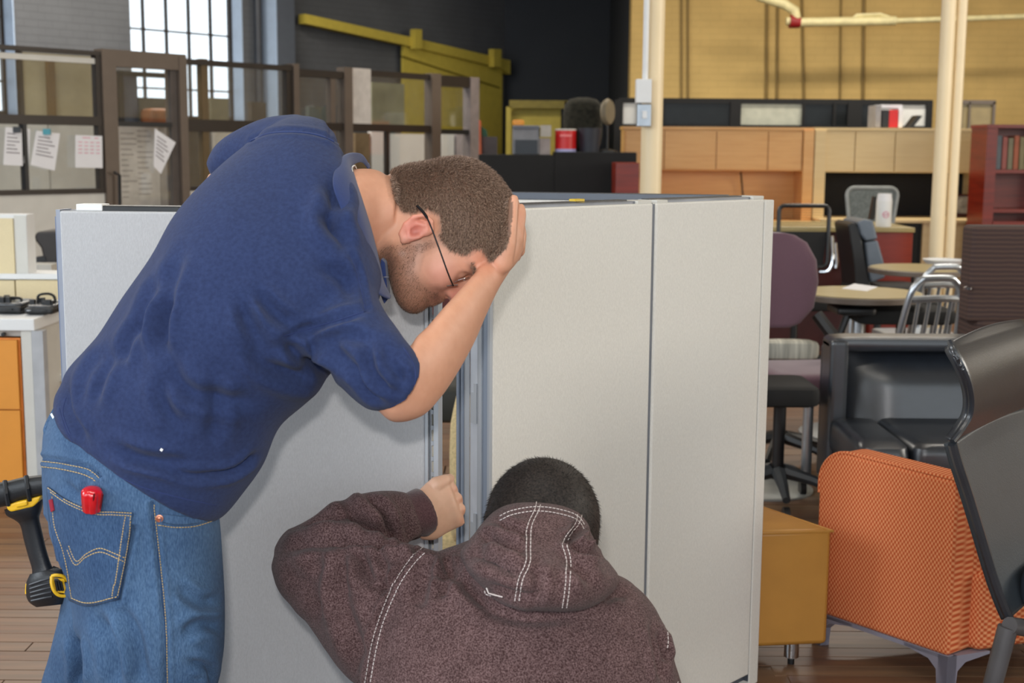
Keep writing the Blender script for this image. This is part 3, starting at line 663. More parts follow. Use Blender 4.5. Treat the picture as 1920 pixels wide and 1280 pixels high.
part('file', G().prism([P(898, 292, Yb + .75), P(903, 292, Yb + .75), P(901, 226, Yb + .75), P(898, 224, Yb + .75)], (0, .25, 0)), mat('orange_file', rgb(206, 96, 48), .5), bk, world=True)
part('file', G().prism([P(903, 258, Yb + .85), P(914, 258, Yb + .85), P(912, 244, Yb + .85), P(902, 236, Yb + .85)], (0, .2, 0)), mat('green_file', rgb(30, 98, 66), .5), bk, world=True)
yb_ = thing('display_stand', 'mustard yellow open frame standing against the navy wall', 'frame', P(1005, 280, 17.5) * np.array([1, 1, 0]))
part('back_panel', pbf(958, 196, 1052, 17.6, .06), M_MUST, yb_, world=True)
part('crossbar', pb(955, 188, 1070, 203, 17.4, .1), mat('mustard_dark', rgb(146, 130, 50), .55), yb_, world=True)
part('upright', pbf(1058, 190, 1070, 17.4, .1), M_MUST, yb_, world=True); part('upright', pbf(949, 200, 958, 17.4, .1), M_MUST, yb_, world=True)
solo('potted_bush', cushion((P(1092, 262, Yb + .5)[0], Yb + .49, zc2 + .235), (.34, .18, .46), .08), mat('dark_foliage', rgb(40, 38, 28), .9, var=.6, scale=30), 'dark shaggy shape behind the bin on the counter', 'plant', smooth=True)

# ------------------------------------------------------------------ chairs, tables and desks on the right
def castor(g, x, y, r=.03): g.tube([(x - .012, y, r), (x + .012, y, r)], r, 12)
def star_base(t, r=.32, z=.1, m=M_BLACK, post=.4, rot=0.0, pm=None):
    for k in range(5):
        a = rot + k * 2 * math.pi / 5; c, s = math.cos(a), math.sin(a)
        b_ = part('base_arm', G().tube([(c * .03, s * .03, z + .03), (c * r * .6, s * r * .6, z + .005), (c * r, s * r, z - .03)], [.03, .022, .016], 8), m, t, smooth=True)
        g = G(); castor(g, c * r, s * r, .032); part('castor', g, M_BLACK, b_, smooth=True)
    part('gas_lift', G().cyl((0, 0, z), (0, 0, post), .025), pm or M_BLACK, t, smooth=True)
# low round disc base
q = PZ(1432, 912, .01)
t = thing('pedestal_stand', 'pale grey round pedestal base on the floor beside the partition end', 'table base', (q[0], q[1], 0))
part('disc', G().lathe([(.21, 0), (.21, .008), (.05, .018), (0.001, .018)], n=40), mat('pale_disc', rgb(172, 176, 174), .35, metal=.3), t, smooth=True)
part('stem', G().cyl((-.12, 0, .015), (-.12, 0, .3), .025), M_BRUSHED, t, smooth=True)
# plum chair
Yq = 6.1
q = P(1472, 560, Yq); pc = thing('task_chair', 'plum upholstered office chair beside the partition end', 'chair', (q[0], Yq, 0), R(8))
g = G(); rings = []
for (z, w) in ((-.21, .08), (-.19, .13), (-.12, .19), (0, .205), (.1, .19), (.18, .14), (.215, .08), (.225, .03)):
    rings.append([(w * math.cos(a), .045 * math.sin(a) - .03 * (abs(math.cos(a)) ** 2) + .02 - .06 * z, z) for a in np.linspace(0, 2 * math.pi, 24, endpoint=False)])
g.loft(rings); g.v = [(x - .06, y - .02, z + .86) for (x, y, z) in g.v]
part('backrest', g, M_PLUM, pc, smooth='all')
part('seat', cushion((.06, -.28, .46), (.52, .46, .1), .06), M_PLUM, pc, smooth='all')
part('seat_shell', cushion((.06, -.28, .40), (.46, .42, .05), .04), M_BLACK, pc, smooth=True)
part('back_bracket', G().tube([(.17, .04, .7), (.27, -.05, .55), (.2, -.1, .42)], [.03, .035, .03], 8), M_BLACK, pc, smooth=True)
star_base(pc, r=.27, post=.4, rot=.4)
# light striped cushion behind it
solo('striped_cushion', cushion((P(1478, 652, 6.6)[0], 6.6, P(1478, 655, 6.6)[2]), (.3, .12, .1), .04), mat('pale_stripe', rgb(186, 184, 172), .8, var=.35, scale=18, stretch=(3, .2, .2)), 'pale striped bundle seen under the plum backrest', 'cushion', smooth=True)
# black stool in front
Ys = 5.35
q = P(1478, 730, Ys); bs = thing('office_stool', 'black padded stool with grey star base in front of the plum chair', 'stool', (P(1462, 760, Ys)[0], Ys, 0))
part('seat', cushion((-.05, 0, P(1475, 730, Ys)[2] - .005), (.36, .34, .085), .04), M_BLACKMATTE, bs, smooth=True)
star_base(bs, r=.24, z=.12, m=mat('dark_grey_base', rgb(62, 66, 70), .4, metal=.3), post=P(1475, 750, Ys)[2], rot=-.35)
g = G(); a = P(1497, 655, 5.9); part('support_tube', G().cyl((.14, .1, .1), (.14, .1, P(1500, 752, Ys)[2]), .022), M_BRUSHED, bs, smooth=True)
# round tables
def round_table(label, cx, cy, r, Y, zt=.74, edge=M_BRONZE):
    t = thing('round_table', label, 'table', (cx, Y, 0), 0, 'round tables behind the sofa')
    part('tabletop', G().lathe([(r - .012, zt - .001), (r - .012, zt + .0025), (.001, zt + .0025)], n=48), M_TOP, t, smooth=True)
    part('edge_band', G().lathe([(r - .03, zt - .035), (r, zt - .03), (r, zt - .004), (r - .012, zt)], n=48), edge, t, smooth=True)
    part('pedestal', G().cyl((0, 0, .03), (0, 0, zt - .03), .035), M_BRUSHED, t, smooth=True); part('base', G().lathe([(.28, 0), (.28, .012), (.05, .03)]), M_BRUSHED, t, smooth=True)
    return t
c1 = PZ(1612, 548, .74); Yt1 = c1[1]
t1 = round_table('nearer round table with a white paper on it', c1[0], 0, 118 / 2500 * Yt1, Yt1)
c2 = PZ(1725, 502, .74); Yt2 = c2[1]
t2 = round_table('farther round table at the foot of the twin columns', c2[0], 0, 95 / 2500 * Yt2, Yt2)
solo('paper_sheet', G().prism([PZ(1578, 541, .742), PZ(1602, 532, .742), PZ(1646, 538, .742), PZ(1625, 546, .742)], (0, 0, .002)), M_PAPER, 'white paper lying on the nearer round table', 'paper')
q = PZ(1768, 493, .742); solo('serving_tray', G().lathe([(.11, 0), (.13, .025), (.125, .025), (.105, .006)], (q[0], q[1], .741)), M_WHITE, 'white shallow dish on the farther round table', 'dish', smooth=True)
# black swivel chair at the nearer table
Yr = 6.75
sw = thing('task_chair', 'black office chair with padded armrest pushed under the nearer round table', 'chair', (P(1690, 590, Yr)[0], Yr, 0))
zz = P(1690, 590, Yr)[2]
part('seat', cushion((0, .1, zz), (.5, .46, .08), .05), M_BLACKMATTE, sw, smooth=True)
part('armrest', cushion((P(1592, 577, Yr)[0] - P(1690, 590, Yr)[0], -.05, P(1592, 577, Yr)[2]), (.2, .26, .04), .03), M_BLACK, sw, smooth=True)
part('arm_post', G().tube([(P(1592, 580, Yr)[0] - P(1690, 590, Yr)[0], 0, P(1592, 582, Yr)[2]), (P(1572, 640, Yr)[0] - P(1690, 590, Yr)[0], .02, P(1572, 640, Yr)[2]), (-.1, .1, .42)], .022), M_BLACK, sw, smooth=True)
part('backrest', cushion((.2, .3, zz + .01), (.08, .4, .08), .03), M_BLACKMATTE, sw, smooth=True)
star_base(sw, post=zz, rot=.2)
solo('support_post', G().cyl((P(1601, 620, 6.9)[0], 6.9, 0), (P(1601, 592, 6.9)[0], 6.9, P(1601, 590, 6.9)[2]), .042, n=20), M_BRUSHED, 'stout brushed metal post under the black armrest', 'post', smooth=True)
# aluminium slat chairs
def alu_chair(label, px, py, Y, rz, w=.36):
    c = P(px, py, Y); t = thing('slat_back_chair', label, 'chair', (c[0], Y, 0), rz, 'brushed aluminium chairs at the round tables')
    H = c[2]; y1 = -.06
    arch = [(-w / 2 - .02, y1 + .1, .43), (-w / 2 - .01, y1 + .05, .62), (-w / 2 + .01, y1, H - .07), (-w / 2 + .05, y1 - .01, H - .012), (-w * .2, y1 - .015, H), (w * .2, y1 - .015, H), (w / 2 - .05, y1 - .01, H - .012), (w / 2 - .01, y1, H - .07), (w / 2 + .01, y1 + .05, .62), (w / 2 + .02, y1 + .1, .43)]
    part('back_frame', G().tube(catmull(arch, 4), .0165, 10), M_BRUSHED, t, smooth=True)
    part('crossbar', G().tube([(-w / 2 + .02, y1 + .01, H - .1), (0, y1 - .005, H - .095), (w / 2 - .02, y1 + .01, H - .1)], .017, 8), M_BRUSHED, t, smooth=True)
    for k in range(4):
        x = -w / 2 + w * (k + 1) / 5; part('slat', G().tube([(x, y1 + .1, .45), (x, y1 + .045, .62), (x, y1 + .005, H - .1)], .0095, 6), M_BRUSHED, t, smooth=True)
    part('seat', cushion((0, y1 + .3, .45), (.4, .4, .04), .03), M_BRUSHED, t, smooth=True)
    for sx in (-1, 1):
        part('leg', G().tube([(sx * .19, y1 + .12, .44), (sx * .21, y1 + .06, 0)], .013, 8), M_BRUSHED, t, smooth=True)
        part('leg', G().tube([(sx * .19, y1 + .46, .44), (sx * .2, y1 + .5, 0)], .013, 8), M_BRUSHED, t, smooth=True)
    return t
alu_chair('brushed aluminium chair nearer the camera, bright slats and thick top rail', 1745, 519, 6.25, R(10), .27)
alu_chair('brushed aluminium chair just behind the other one, touching the twin columns', 1764, 498, 7.05, R(6), .25)
# cherry desk with bottle
Yd = 9.6
dk = thing('office_desk', 'cherry office desk with dark side panels beside the grey leather chair', 'desk', P(1600, 430, Yd) * np.array([1, 1, 0]))
zt = P(1600, 426, Yd)[2]
part('desk_top', G().b(P(1450, 430, Yd)[0], P(1716, 430, Yd)[0], Yd, Yd + .8, zt - .035, zt), M_TOP, dk, world=True, bevel=.005)
part('front_panel', G().b(P(1455, 430, Yd)[0], P(1640, 430, Yd)[0], Yd + .1, Yd + .13, 0, zt - .035), mat('dark_cherry', rgb(66, 22, 18), .4), dk, world=True)
part('drawer_pedestal', G().b(P(1640, 430, Yd)[0], P(1714, 430, Yd)[0], Yd + .02, Yd + .6, 0, zt - .035), M_DESKRED, dk, world=True, bevel=.004)
bt = thing('insulated_bottle', 'white bottle with a faint pink emblem standing on the cherry desk', 'bottle', (P(1656, 426, Yd + .1)[0], Yd + .1, zt))
hh = P(1656, 363, Yd + .1)[2] - zt; r_ = .056
part('body', G().lathe([(r_ * .95, 0), (r_, .01), (r_, hh - .06), (r_ * .98, hh - .05)]), M_WHITE, bt, smooth=True)
part('lid', G().lathe([(r_ * .98, hh - .05), (r_ * .9, hh - .02), (r_ * .85, hh), (.001, hh)]), M_PAPER, bt, smooth=True)
g = G(); 
for a0 in np.linspace(0, 2 * math.pi, 14, endpoint=False):
    a1 = a0 + 2 * math.pi / 14; g.prism([(.024 * math.cos(a0), -r_ - .002 + .3 * (.024 * math.cos(a0)) ** 2 * 30, .09 + .024 * math.sin(a0)), (.024 * math.cos(a1), -r_ - .002 + .3 * (.024 * math.cos(a1)) ** 2 * 30, .09 + .024 * math.sin(a1)), (.018 * math.cos(a1), -r_ - .002, .09 + .018 * math.sin(a1)), (.018 * math.cos(a0), -r_ - .002, .09 + .018 * math.sin(a0))], (0, .003, 0))
g.box((0, -r_ - .001, .09), (.024, .003, .008)); part('emblem', g, M_PINKINK, bt)
# grey mesh chair behind the desk
mc = thing('task_chair', 'pale grey mesh back chair in front of the black tackboard', 'chair', (P(1635, 400, 11.0)[0], 11.0, 0))
g = G(); zc_ = P(1635, 390, 11.0)[2]; w_, h_ = (P(1683, 390, 11.0)[0] - P(1588, 390, 11.0)[0]), .33
rr2 = rounded(w_, h_, .06, 4); g.tube([(x * (1 - .12 * (z < 0)), .02, z + zc_) for (x, z) in rr2], .016, 8, close=True); part('back_frame', g, mat('pale_grey_plastic', rgb(146, 150, 148), .4), mc, smooth=True)
part('mesh_back', G().prism([(x * .95 * (1 - .12 * (z < 0)), .025, z * .95 + zc_) for (x, z) in rr2], (0, .008, 0)), mat('grey_mesh', rgb(108, 114, 112), .8, var=.25, scale=60), mc)
part('seat', cushion((0, -.2, .48), (.48, .46, .08), .05), M_BLACKMATTE, mc, smooth=True); part('spine', G().cyl((0, .06, .45), (0, .04, zc_), .02), M_BLACK, mc, smooth=True); star_base(mc)
solo('desk_phone', G().box(P(1637, 390, Yd + .35), (.035, .05, .17), M=Matrix.Rotation(R(8), 3, 'Y')), M_BLACK, 'black handset standing behind the white bottle', 'phone')
# black mesh chair
bm = thing('task_chair', 'black mesh back chair with chrome arm left of the cherry desk', 'chair', (P(1507, 450, 8.6)[0], 8.6, 0))
za, zb_ = P(1507, 386, 8.6)[2], P(1507, 500, 8.6)[2]; w_ = P(1555, 450, 8.6)[0] - P(1461, 450, 8.6)[0]
zc_ = (za + zb_) / 2
rr2 = rounded(w_, za - zb_, .035, 4)
part('back_frame', G().tube([(x, .02, z + zc_) for (x, z) in rr2], .014, 8, close=True), M_BLACK, bm, smooth=True)
part('mesh_back', G().prism([(-w_ * .47, .02, zc_ + .03), (w_ * .47, .02, zc_ + .03), (w_ * .42, .02, zb_ + .01), (-w_ * .42, .02, zb_ + .01)], (0, .01, 0)), M_BLACKMATTE, bm)
g = G()
for k in range(9): g.tube([(-w_ * .46, .025, zc_ + .04 + k * .016), (w_ * .46, .025, zc_ + .04 + k * .016)], .0012, 4)
part('mesh_threads', g, M_BLACK, bm, kind='stuff')
part('seat', cushion((0, .22, .46), (.46, .46, .08), .05), M_BLACKMATTE, bm, smooth=True)
part('armrest', G().tube(catmull([(w_ / 2 + .015, -.02, zb_ + .2), (w_ / 2 + .025, -.02, zb_ + .05), (w_ / 2, -.02, zb_ - .02), (w_ / 2 - .05, .0, zb_ - .03)], 3), .013, 8), M_CHROME, bm, smooth=True)
part('gas_lift', G().cyl((0, .2, .1), (0, .2, .44), .025), M_BLACK, bm, smooth=True); star_base(bm, post=.2)
solo('coat_hook', G().tube([P(1566, 455, 9.69), P(1569, 490, 9.69), P(1567, 502, 9.69)], .014), M_CHROME, 'short chrome pull on the dark side of the cherry desk', 'handle', smooth=True)
# grey leather chair in profile
Yl = 9.0
lc = thing('executive_chair', 'grey leather chair with black shell seen from the side by the cherry desk', 'chair', (P(1650, 500, Yl)[0], Yl, 0))
X0 = P(1650, 500, Yl)[0]
def lp(px, py, dy=0.0): p = P(px, py, Yl); return (p[0] - X0, dy, p[2])
part('back_shell', G().prism([lp(1590, 422), lp(1600, 416), (lp(1612, 425)), lp(1622, 480), lp(1632, 530), lp(1632, 565), lp(1606, 565), lp(1602, 500)], (0, .4, 0)), M_BLACK, lc, bevel=.01)
part('head_pad', G().prism([lp(1606, 416, -.02), lp(1620, 411, -.02), lp(1636, 413, -.02), lp(1645, 448, -.02), lp(1622, 452, -.02), lp(1613, 440, -.02)], (0, .42, 0)), M_GLEATHER, lc, bevel=.015, seg=3)
part('back_pad', G().prism([lp(1621, 454, -.02), lp(1645, 450, -.02), lp(1656, 490, -.02), lp(1659, 520, -.02), lp(1632, 530, -.02), lp(1626, 500, -.02)], (0, .42, 0)), M_GLEATHER, lc, bevel=.015, seg=3)
part('seat', cushion((lp(1670, 560)[0], .2, .5), (.5, .46, .1), .05), M_BLACKMATTE, lc, smooth=True); star_base(lc)
# brown striped high back seat at the right edge
Yn = 5.75
hb = thing('lounge_bench', 'dark brown striped high back bench at the right edge', 'seat', P(1880, 500, Yn) * np.array([1, 1, 0]))
m_st = mat('brown_stripe_fabric', rgb(72, 50, 44), .75, var=.04, scale=120)
N_, L_ = m_st.node_tree.nodes, m_st.node_tree.links
wv = N_.new('ShaderNodeTexWave'); wv.bands_direction = 'Z'; wv.inputs['Scale'].default_value = 16; wv.inputs['Distortion'].default_value = 1.2; tc_ = N_.new('ShaderNodeTexCoord'); L_.new(tc_.outputs['Object'], wv.inputs[0])
r2 = N_.new('ShaderNodeValToRGB'); r2.color_ramp.elements[0].color = rgb(62, 43, 39); r2.color_ramp.elements[1].color = rgb(84, 61, 52); r2.color_ramp.elements[0].position = .3; r2.color_ramp.elements[1].position = .95
L_.new(wv.outputs[1], r2.inputs[0]); L_.new(r2.outputs[0], N_['Principled BSDF'].inputs['Base Color'])
part('backrest', pb(1819, 424, 2000, 606, Yn, .14), m_st, hb, world=True, bevel=.02, seg=3)
part('seat', G().b(P(1830, 600, Yn)[0], P(2000, 600, Yn)[0], Yn - .0, Yn + .26, .36, P(1880, 606, Yn)[2] + .03), m_st, hb, world=True, bevel=.03)
for dx in (.05, .3):
    for dy in (.03, .22): part('leg', G().cyl((P(1830, 600, Yn)[0] + dx, Yn + dy, 0), (P(1830, 600, Yn)[0] + dx, Yn + dy, .37), .018), M_BRUSHED, hb, world=True)
part('upholstery_button', G().lathe([(.018, -.005), (.02, .004), (.001, .012)], P(1815, 540, Yn - .02)), M_CHROME, hb, world=True)
# black leather sofa
Yf = 5.35
so = thing('sofa', 'black leather two seat sofa with square framed back', 'sofa', P(1750, 800, Yf) * np.array([1, 1, 0]))
def sx(px): return P(px, 640, Yf)[0]
xl, xr = sx(1556), sx(2020); ztp = P(1690, 632, Yf)[2]; zse = .40
def srot(g): return g
part('back_panel', G().b(xl, xr, Yf + .12, Yf + .16, .10, ztp - .05), M_BLEATHER, so, world=True, bevel=.015, seg=3)
part('top_rail', cushion(((xl + xr) / 2, Yf + .06, ztp - .03), (xr - xl, .16, .06), .03), M_BLEATHER, so, world=True, smooth=True)
part('stile', G().b(xl, xl + .075, Yf - .03, Yf + .14, .10, ztp - .01), M_BLEATHER, so, world=True, bevel=.02, seg=3)
part('stile', G().b(xr - .075, xr, Yf - .03, Yf + .14, .10, ztp - .01), M_BLEATHER, so, world=True, bevel=.02, seg=3)
# pillowed sofa back and seat
def pillow_grid(x0, x1, z0, z1, y, bulge, n=18, m=10):
    v = []; f = []
    for j in range(m + 1):
        for i in range(n + 1):
            s, t_ = i / n, j / m
            b_ = (min(1, 5 * min(s, 1 - s)) ** .8) * (min(1, 2.4 * (1 - t_)) ** .8)
            v.append((x0 + (x1 - x0) * s, y + .06 * t_ - bulge * b_, z0 + (z1 - z0) * t_))
    for j in range(m):
        for i in range(n): a = j * (n + 1) + i; f.append((a, a + 1, a + n + 2, a + n + 1))
    return (v, f)
part('back_cushion', pillow_grid(xl + .08, xr - .08, zse - .05, ztp - .045, Yf + .045, .10), M_BLEATHER, so, world=True, smooth='all')
xm_ = P(1706, 838, Yf - .5)[0]
for (a, b) in ((xl + .008, xm_ - .004), (xm_ + .004, xm_ + .62), (xm_ + .63, xr - .09)):
    part('seat_cushion', cushion(((a + b) / 2, Yf - .26, zse - .09), (b - a, .58, .15), .05), M_BLEATHER, so, world=True, smooth=True)
part('base', G().b(xl + .03, xr - .03, Yf - .5, Yf + .1, .08, zse - .16), M_BLEATHER, so, world=True)
for (a, b) in ((xl + .05, Yf - .48), (xl + .05, Yf + .08), (xr - .05, Yf - .48), (xr - .05, Yf + .08)): part('leg', G().cyl((a, b, 0), (a, b, .1), .02), M_CHROME, so, world=True, smooth=True)

# orange woven lounge chair
m_or = mat('orange_woven_fabric', rgb(206, 112, 70), .85, var=.06, scale=60, spec=.2)
N_, L_ = m_or.node_tree.nodes, m_or.node_tree.links
tc_ = N_.new('ShaderNodeTexCoord'); sp_ = N_.new('ShaderNodeSeparateXYZ'); L_.new(tc_.outputs['Object'], sp_.inputs[0])
def wave(src, k, ph=0.0):
    a = N_.new('ShaderNodeMath'); a.operation = 'MULTIPLY_ADD'; a.inputs[1].default_value = k; a.inputs[2].default_value = ph; L_.new(src, a.inputs[0])
    b = N_.new('ShaderNodeMath'); b.operation = 'SINE'; L_.new(a.outputs[0], b.inputs[0]); return b.outputs[0]
ad_ = N_.new('ShaderNodeMath'); ad_.operation = 'SUBTRACT'; L_.new(sp_.outputs[0], ad_.inputs[0]); L_.new(sp_.outputs[1], ad_.inputs[1])
a_ = wave(ad_.outputs[0], 380); b_ = wave(sp_.outputs[2], 380)
ml_ = N_.new('ShaderNodeMath'); ml_.operation = 'MULTIPLY'; L_.new(a_, ml_.inputs[0]); L_.new(b_, ml_.inputs[1])
r3 = N_.new('ShaderNodeValToRGB'); r3.color_ramp.elements[0].position = .25; r3.color_ramp.elements[1].position = .8
m2_ = N_.new('ShaderNodeMath'); m2_.operation = 'MULTIPLY_ADD'; m2_.inputs[1].default_value = .5; m2_.inputs[2].default_value = .5; L_.new(ml_.outputs[0], m2_.inputs[0]); L_.new(m2_.outputs[0], r3.inputs[0])
r3.color_ramp.elements[0].color = rgb(192, 84, 44); r3.color_ramp.elements[1].color = rgb(232, 156, 108)
L_.new(r3.outputs[0], N_['Principled BSDF'].inputs['Base Color'])
bp_ = N_.new('ShaderNodeBump'); bp_.inputs['Strength'].default_value = .4; bp_.inputs['Distance'].default_value = .002; L_.new(m2_.outputs[0], bp_.inputs['Height']); L_.new(bp_.outputs[0], N_['Principled BSDF'].inputs['Normal'])
A_ = np.array([P(1537, 850, 3.81)[0], 3.81]); B_ = np.array([P(1790, 1000, 3.45)[0], 3.45]); C_ = B_ + np.array([.60, .22]); D_ = A_ + np.array([.60, .22])
oc = thing('lounge_chair', 'orange woven fabric lounge chair with grey metal legs', 'chair', ((A_[0] + C_[0]) / 2, (A_[1] + C_[1]) / 2, 0))
dAB = (B_ - A_); LAB = np.linalg.norm(dAB); dAB /= LAB; nAB = np.array([-dAB[1], dAB[0]])
if nAB[0] < 0: nAB = -nAB
prof = []
def arc(cx, cz, r, a0, a1, n=8): return [(cx + r * math.cos(R(a)), cz + r * math.sin(R(a))) for a in np.linspace(a0, a1, n)]
prof = [(0.0, .10)] + [(0.0, .46)] + arc(.10, .495, .10, 180, 95, 8) + [(LAB - .03, .588)] + arc(LAB - .015, .573, .015, 90, 0, 3) + [(LAB, .10)]
def q3(s, z, o): p = A_ + dAB * s + nAB * o; return np.array([p[0], p[1], z])
part('side_panel', G().prism([q3(s, z, 0) for (s, z) in prof], np.append(nAB * .11, 0)), m_or, oc, world=True, bevel=.014, seg=3)
part('welt', G().tube([q3(s, z, .006) + np.array([0, 0, .001]) for (s, z) in prof[1:-1]], .006, 6), m_or, oc, world=True, smooth=True)
u2 = (C_ - B_) / np.linalg.norm(C_ - B_)
g = G(); e = [B_ + u2 * .10, B_ + u2 * .6, D_ + np.array([-.02, -.02]), A_ + nAB * .1]
g.prism([(p[0], p[1], .10) for p in e], (0, 0, .22)); part('seat', g, m_or, oc, world=True, bevel=.02, seg=3)
fp = [B_ + dAB * .0 + nAB * .11, B_ + u2 * .60, B_ + u2 * .60 - dAB * .1, B_ + nAB * .11 - dAB * .1]
g = G(); g.prism([(p[0], p[1], .10) for p in (B_ + nAB * .09, B_ + u2 * .62, B_ + u2 * .62 - dAB * .12, B_ + nAB * .09 - dAB * .12)], (0, 0, .47)); part('front_panel', g, m_or, oc, world=True, bevel=.014, seg=3)
M_LEG = mat('grey_metal_legs', rgb(150, 148, 164), .4, metal=.3, var=.03)
g = G(); pB = np.array([B_[0], B_[1], 0])
def legp(base, d1, d2):
    g = G(); b3 = np.array([base[0], base[1], 0.0]); e1 = np.array([d1[0], d1[1], 0]); e2 = np.array([d2[0], d2[1], 0])
    g.prism([b3 + e1 * .03 + (0, 0, .10), b3 + e1 * .14 + (0, 0, .10), b3 + e1 * .14 + (0, 0, .092), b3 + e1 * .06 + (0, 0, .078), b3 + e1 * .035 + (0, 0, .055), b3 + e1 * .03, b3 + e1 * .0, b3 + (0, 0, .10)], e2 * .03)
    g.prism([b3 + e2 * .03 + (0, 0, .10), b3 + e2 * .14 + (0, 0, .10), b3 + e2 * .14 + (0, 0, .092), b3 + e2 * .06 + (0, 0, .078), b3 + e2 * .035 + (0, 0, .055), b3 + e2 * .03, b3 + e2 * .0, b3 + (0, 0, .10)], e1 * .03)
    return g
for (bs_, d1, d2) in ((B_ , -dAB, u2), (C_ - u2 * .0, -dAB, -u2), (A_ , dAB, u2), (D_, dAB, -u2)):
    part('leg', legp(bs_, d1, d2), M_LEG, oc, world=True)
part('leg_rail', G().prism([(A_[0], A_[1], .09), (B_[0], B_[1], .09), (B_[0] + .02, B_[1] + .01, .09), (A_[0] + .02, A_[1] + .01, .09)], (0, 0, .012)), M_LEG, oc, world=True)

# tan ottoman
K1 = np.array([P(1561, 1000, 3.60)[0], 3.60]); kd = np.array([-1, -.13]); kd /= np.linalg.norm(kd); K2 = K1 + kd * .225; kb = np.array([-.52, .85]); kb /= np.linalg.norm(kb)
K4 = K1 + kb * .46; K3 = K2 + kb * .46
ot = thing('ottoman', 'square tan vinyl ottoman on short chrome legs', 'ottoman', (*((K1 + K3) / 2), 0))
part('upholstered_block', G().prism([(p[0], p[1], .075) for p in (K1, K2, K3, K4)], (0, 0, .335)), M_TANLEATHER, ot, world=True, bevel=.014, seg=3, smooth=True)
part('piping', G().tube([(p[0], p[1], .405) for p in (K1, K2, K3, K4)], .004, 6, close=True), M_TANLEATHER, ot, world=True, smooth=True)
for (s, t_) in ((.26, .14), (.9, .12), (.10, .85), (.9, .85)):
    p = K1 + (K2 - K1) * s + (K4 - K1) * t_
    lg_ = part('leg', G().cyl((p[0], p[1], .022), (p[0], p[1], .078), .021, n=20), M_CHROME, ot, world=True, smooth=True)
    part('glide', G().cyl((p[0], p[1], 0), (p[0], p[1], .024), .010, n=12), M_BLACK, lg_, world=True, smooth=True)

# black leather high back chair at the right edge
hc = thing('high_back_chair', 'black leather high back chair with rolled head section, nearest at the right edge', 'chair', P(1940, 1200, 2.95) * np.array([1, 1, 0]))
edge = [(1782, 641, 2.92), (1788, 655, 2.90), (1803, 682, 2.89), (1816, 715, 2.90), (1822, 750, 2.92), (1818, 780, 2.93), (1803, 806, 2.92), (1786, 828, 2.90)]
edge2 = [(1786, 832, 2.90), (1796, 868, 2.91), (1815, 925, 2.93), (1838, 1000, 2.95), (1862, 1080, 2.97), (1880, 1130, 2.98), (1893, 1160, 2.985)]
wv_ = np.array([.33, .43, 0])
def shell(ed, curve=.05, n=16, bul=.05):
    pts = catmull([P(*e) for e in ed], 4); v = []; f = []; m = len(pts)
    for i in range(m):
        for j in range(n + 1):
            s = j / n; nrm = np.array([-.79, -.61, 0]) * (bul * math.sin(math.pi * s) ** .8)
            dz = .012 * math.sin(math.pi * s) * curve / .05
            v.append(pts[i] + wv_ * s + nrm * (.35 + .65 * math.sin(math.pi * min(1, i / (m - 1)))) + np.array([0, 0, dz if i < 3 else 0]))
    for i in range(m - 1):
        for j in range(n): a = i * (n + 1) + j; f.append((a, a + 1, a + n + 2, a + n + 1))
    return (v, f), pts
s1, e1 = shell(edge, bul=.02); s2, e2 = shell(edge2, bul=.02)
part('head_section', s1, M_BLEATHER, hc, world=True, smooth='all', solid=-.02)
part('back_shell', s2, mat('dark_slate_leather', rgb(58, 64, 70), .42, var=.08, bump=.2, bscale=240, spec=.5), hc, world=True, smooth='all', solid=-.02)
part('edge_roll', G().tube(e1, .0075, 8), M_BLEATHER, hc, world=True, smooth=True); part('edge_roll', G().tube(e2, .011, 8), M_BLEATHER, hc, world=True, smooth=True)
for k in range(1):
    part('gathered_leather', G().tube(catmull([P(1783, 648, 2.89), P(1788, 664, 2.885), P(1796, 672, 2.88), P(1800, 684, 2.885), P(1806, 692, 2.885)], 4), [.004 + .0015 * math.sin(i * 1.7) for i in range(17)], 8), M_BLEATHER, hc, world=True, smooth=True)
part('arm_plate', G().tube([P(1893, 1172, 2.96), P(1960, 1182, 3.05)], [.02, .022], 12), mat('grey_plastic_arm', rgb(86, 84, 86), .45), hc, world=True, smooth=True)
part('seat', cushion(P(2110, 1240, 3.1) * np.array([1, 1, 0]) + np.array([0, 0, .42]), (.42, .42, .1), .05, rz=R(52)), mat('slate_seat', rgb(52, 58, 68), .5), hc, world=True, smooth=True)
a = P(1890, 1175, 2.97); part('frame_leg', G().tube([a, P(1862, 1280, 2.97), P(1838, 1400, 3.0), (P(1815, 1500, 3.0)[0], 3.0, .012)], [.023, .022, .02, .018], 10), mat('grey_plastic_arm', rgb(86, 84, 86), .45), hc, world=True, smooth=True)
b_ = a + np.array([.42, .4, 0]); part('frame_leg', G().tube([b_, (b_[0] + .03, b_[1] - .02, .4), (b_[0] + .06, b_[1] - .05, .012)], .02, 10), M_BLACK, hc, world=True, smooth=True)
b_ = a + np.array([.38, -.1, 0]); part('frame_leg', G().tube([(b_[0], b_[1], .4), (b_[0] + .02, b_[1] - .05, .012)], .02, 10), M_BLACK, hc, world=True, smooth=True)

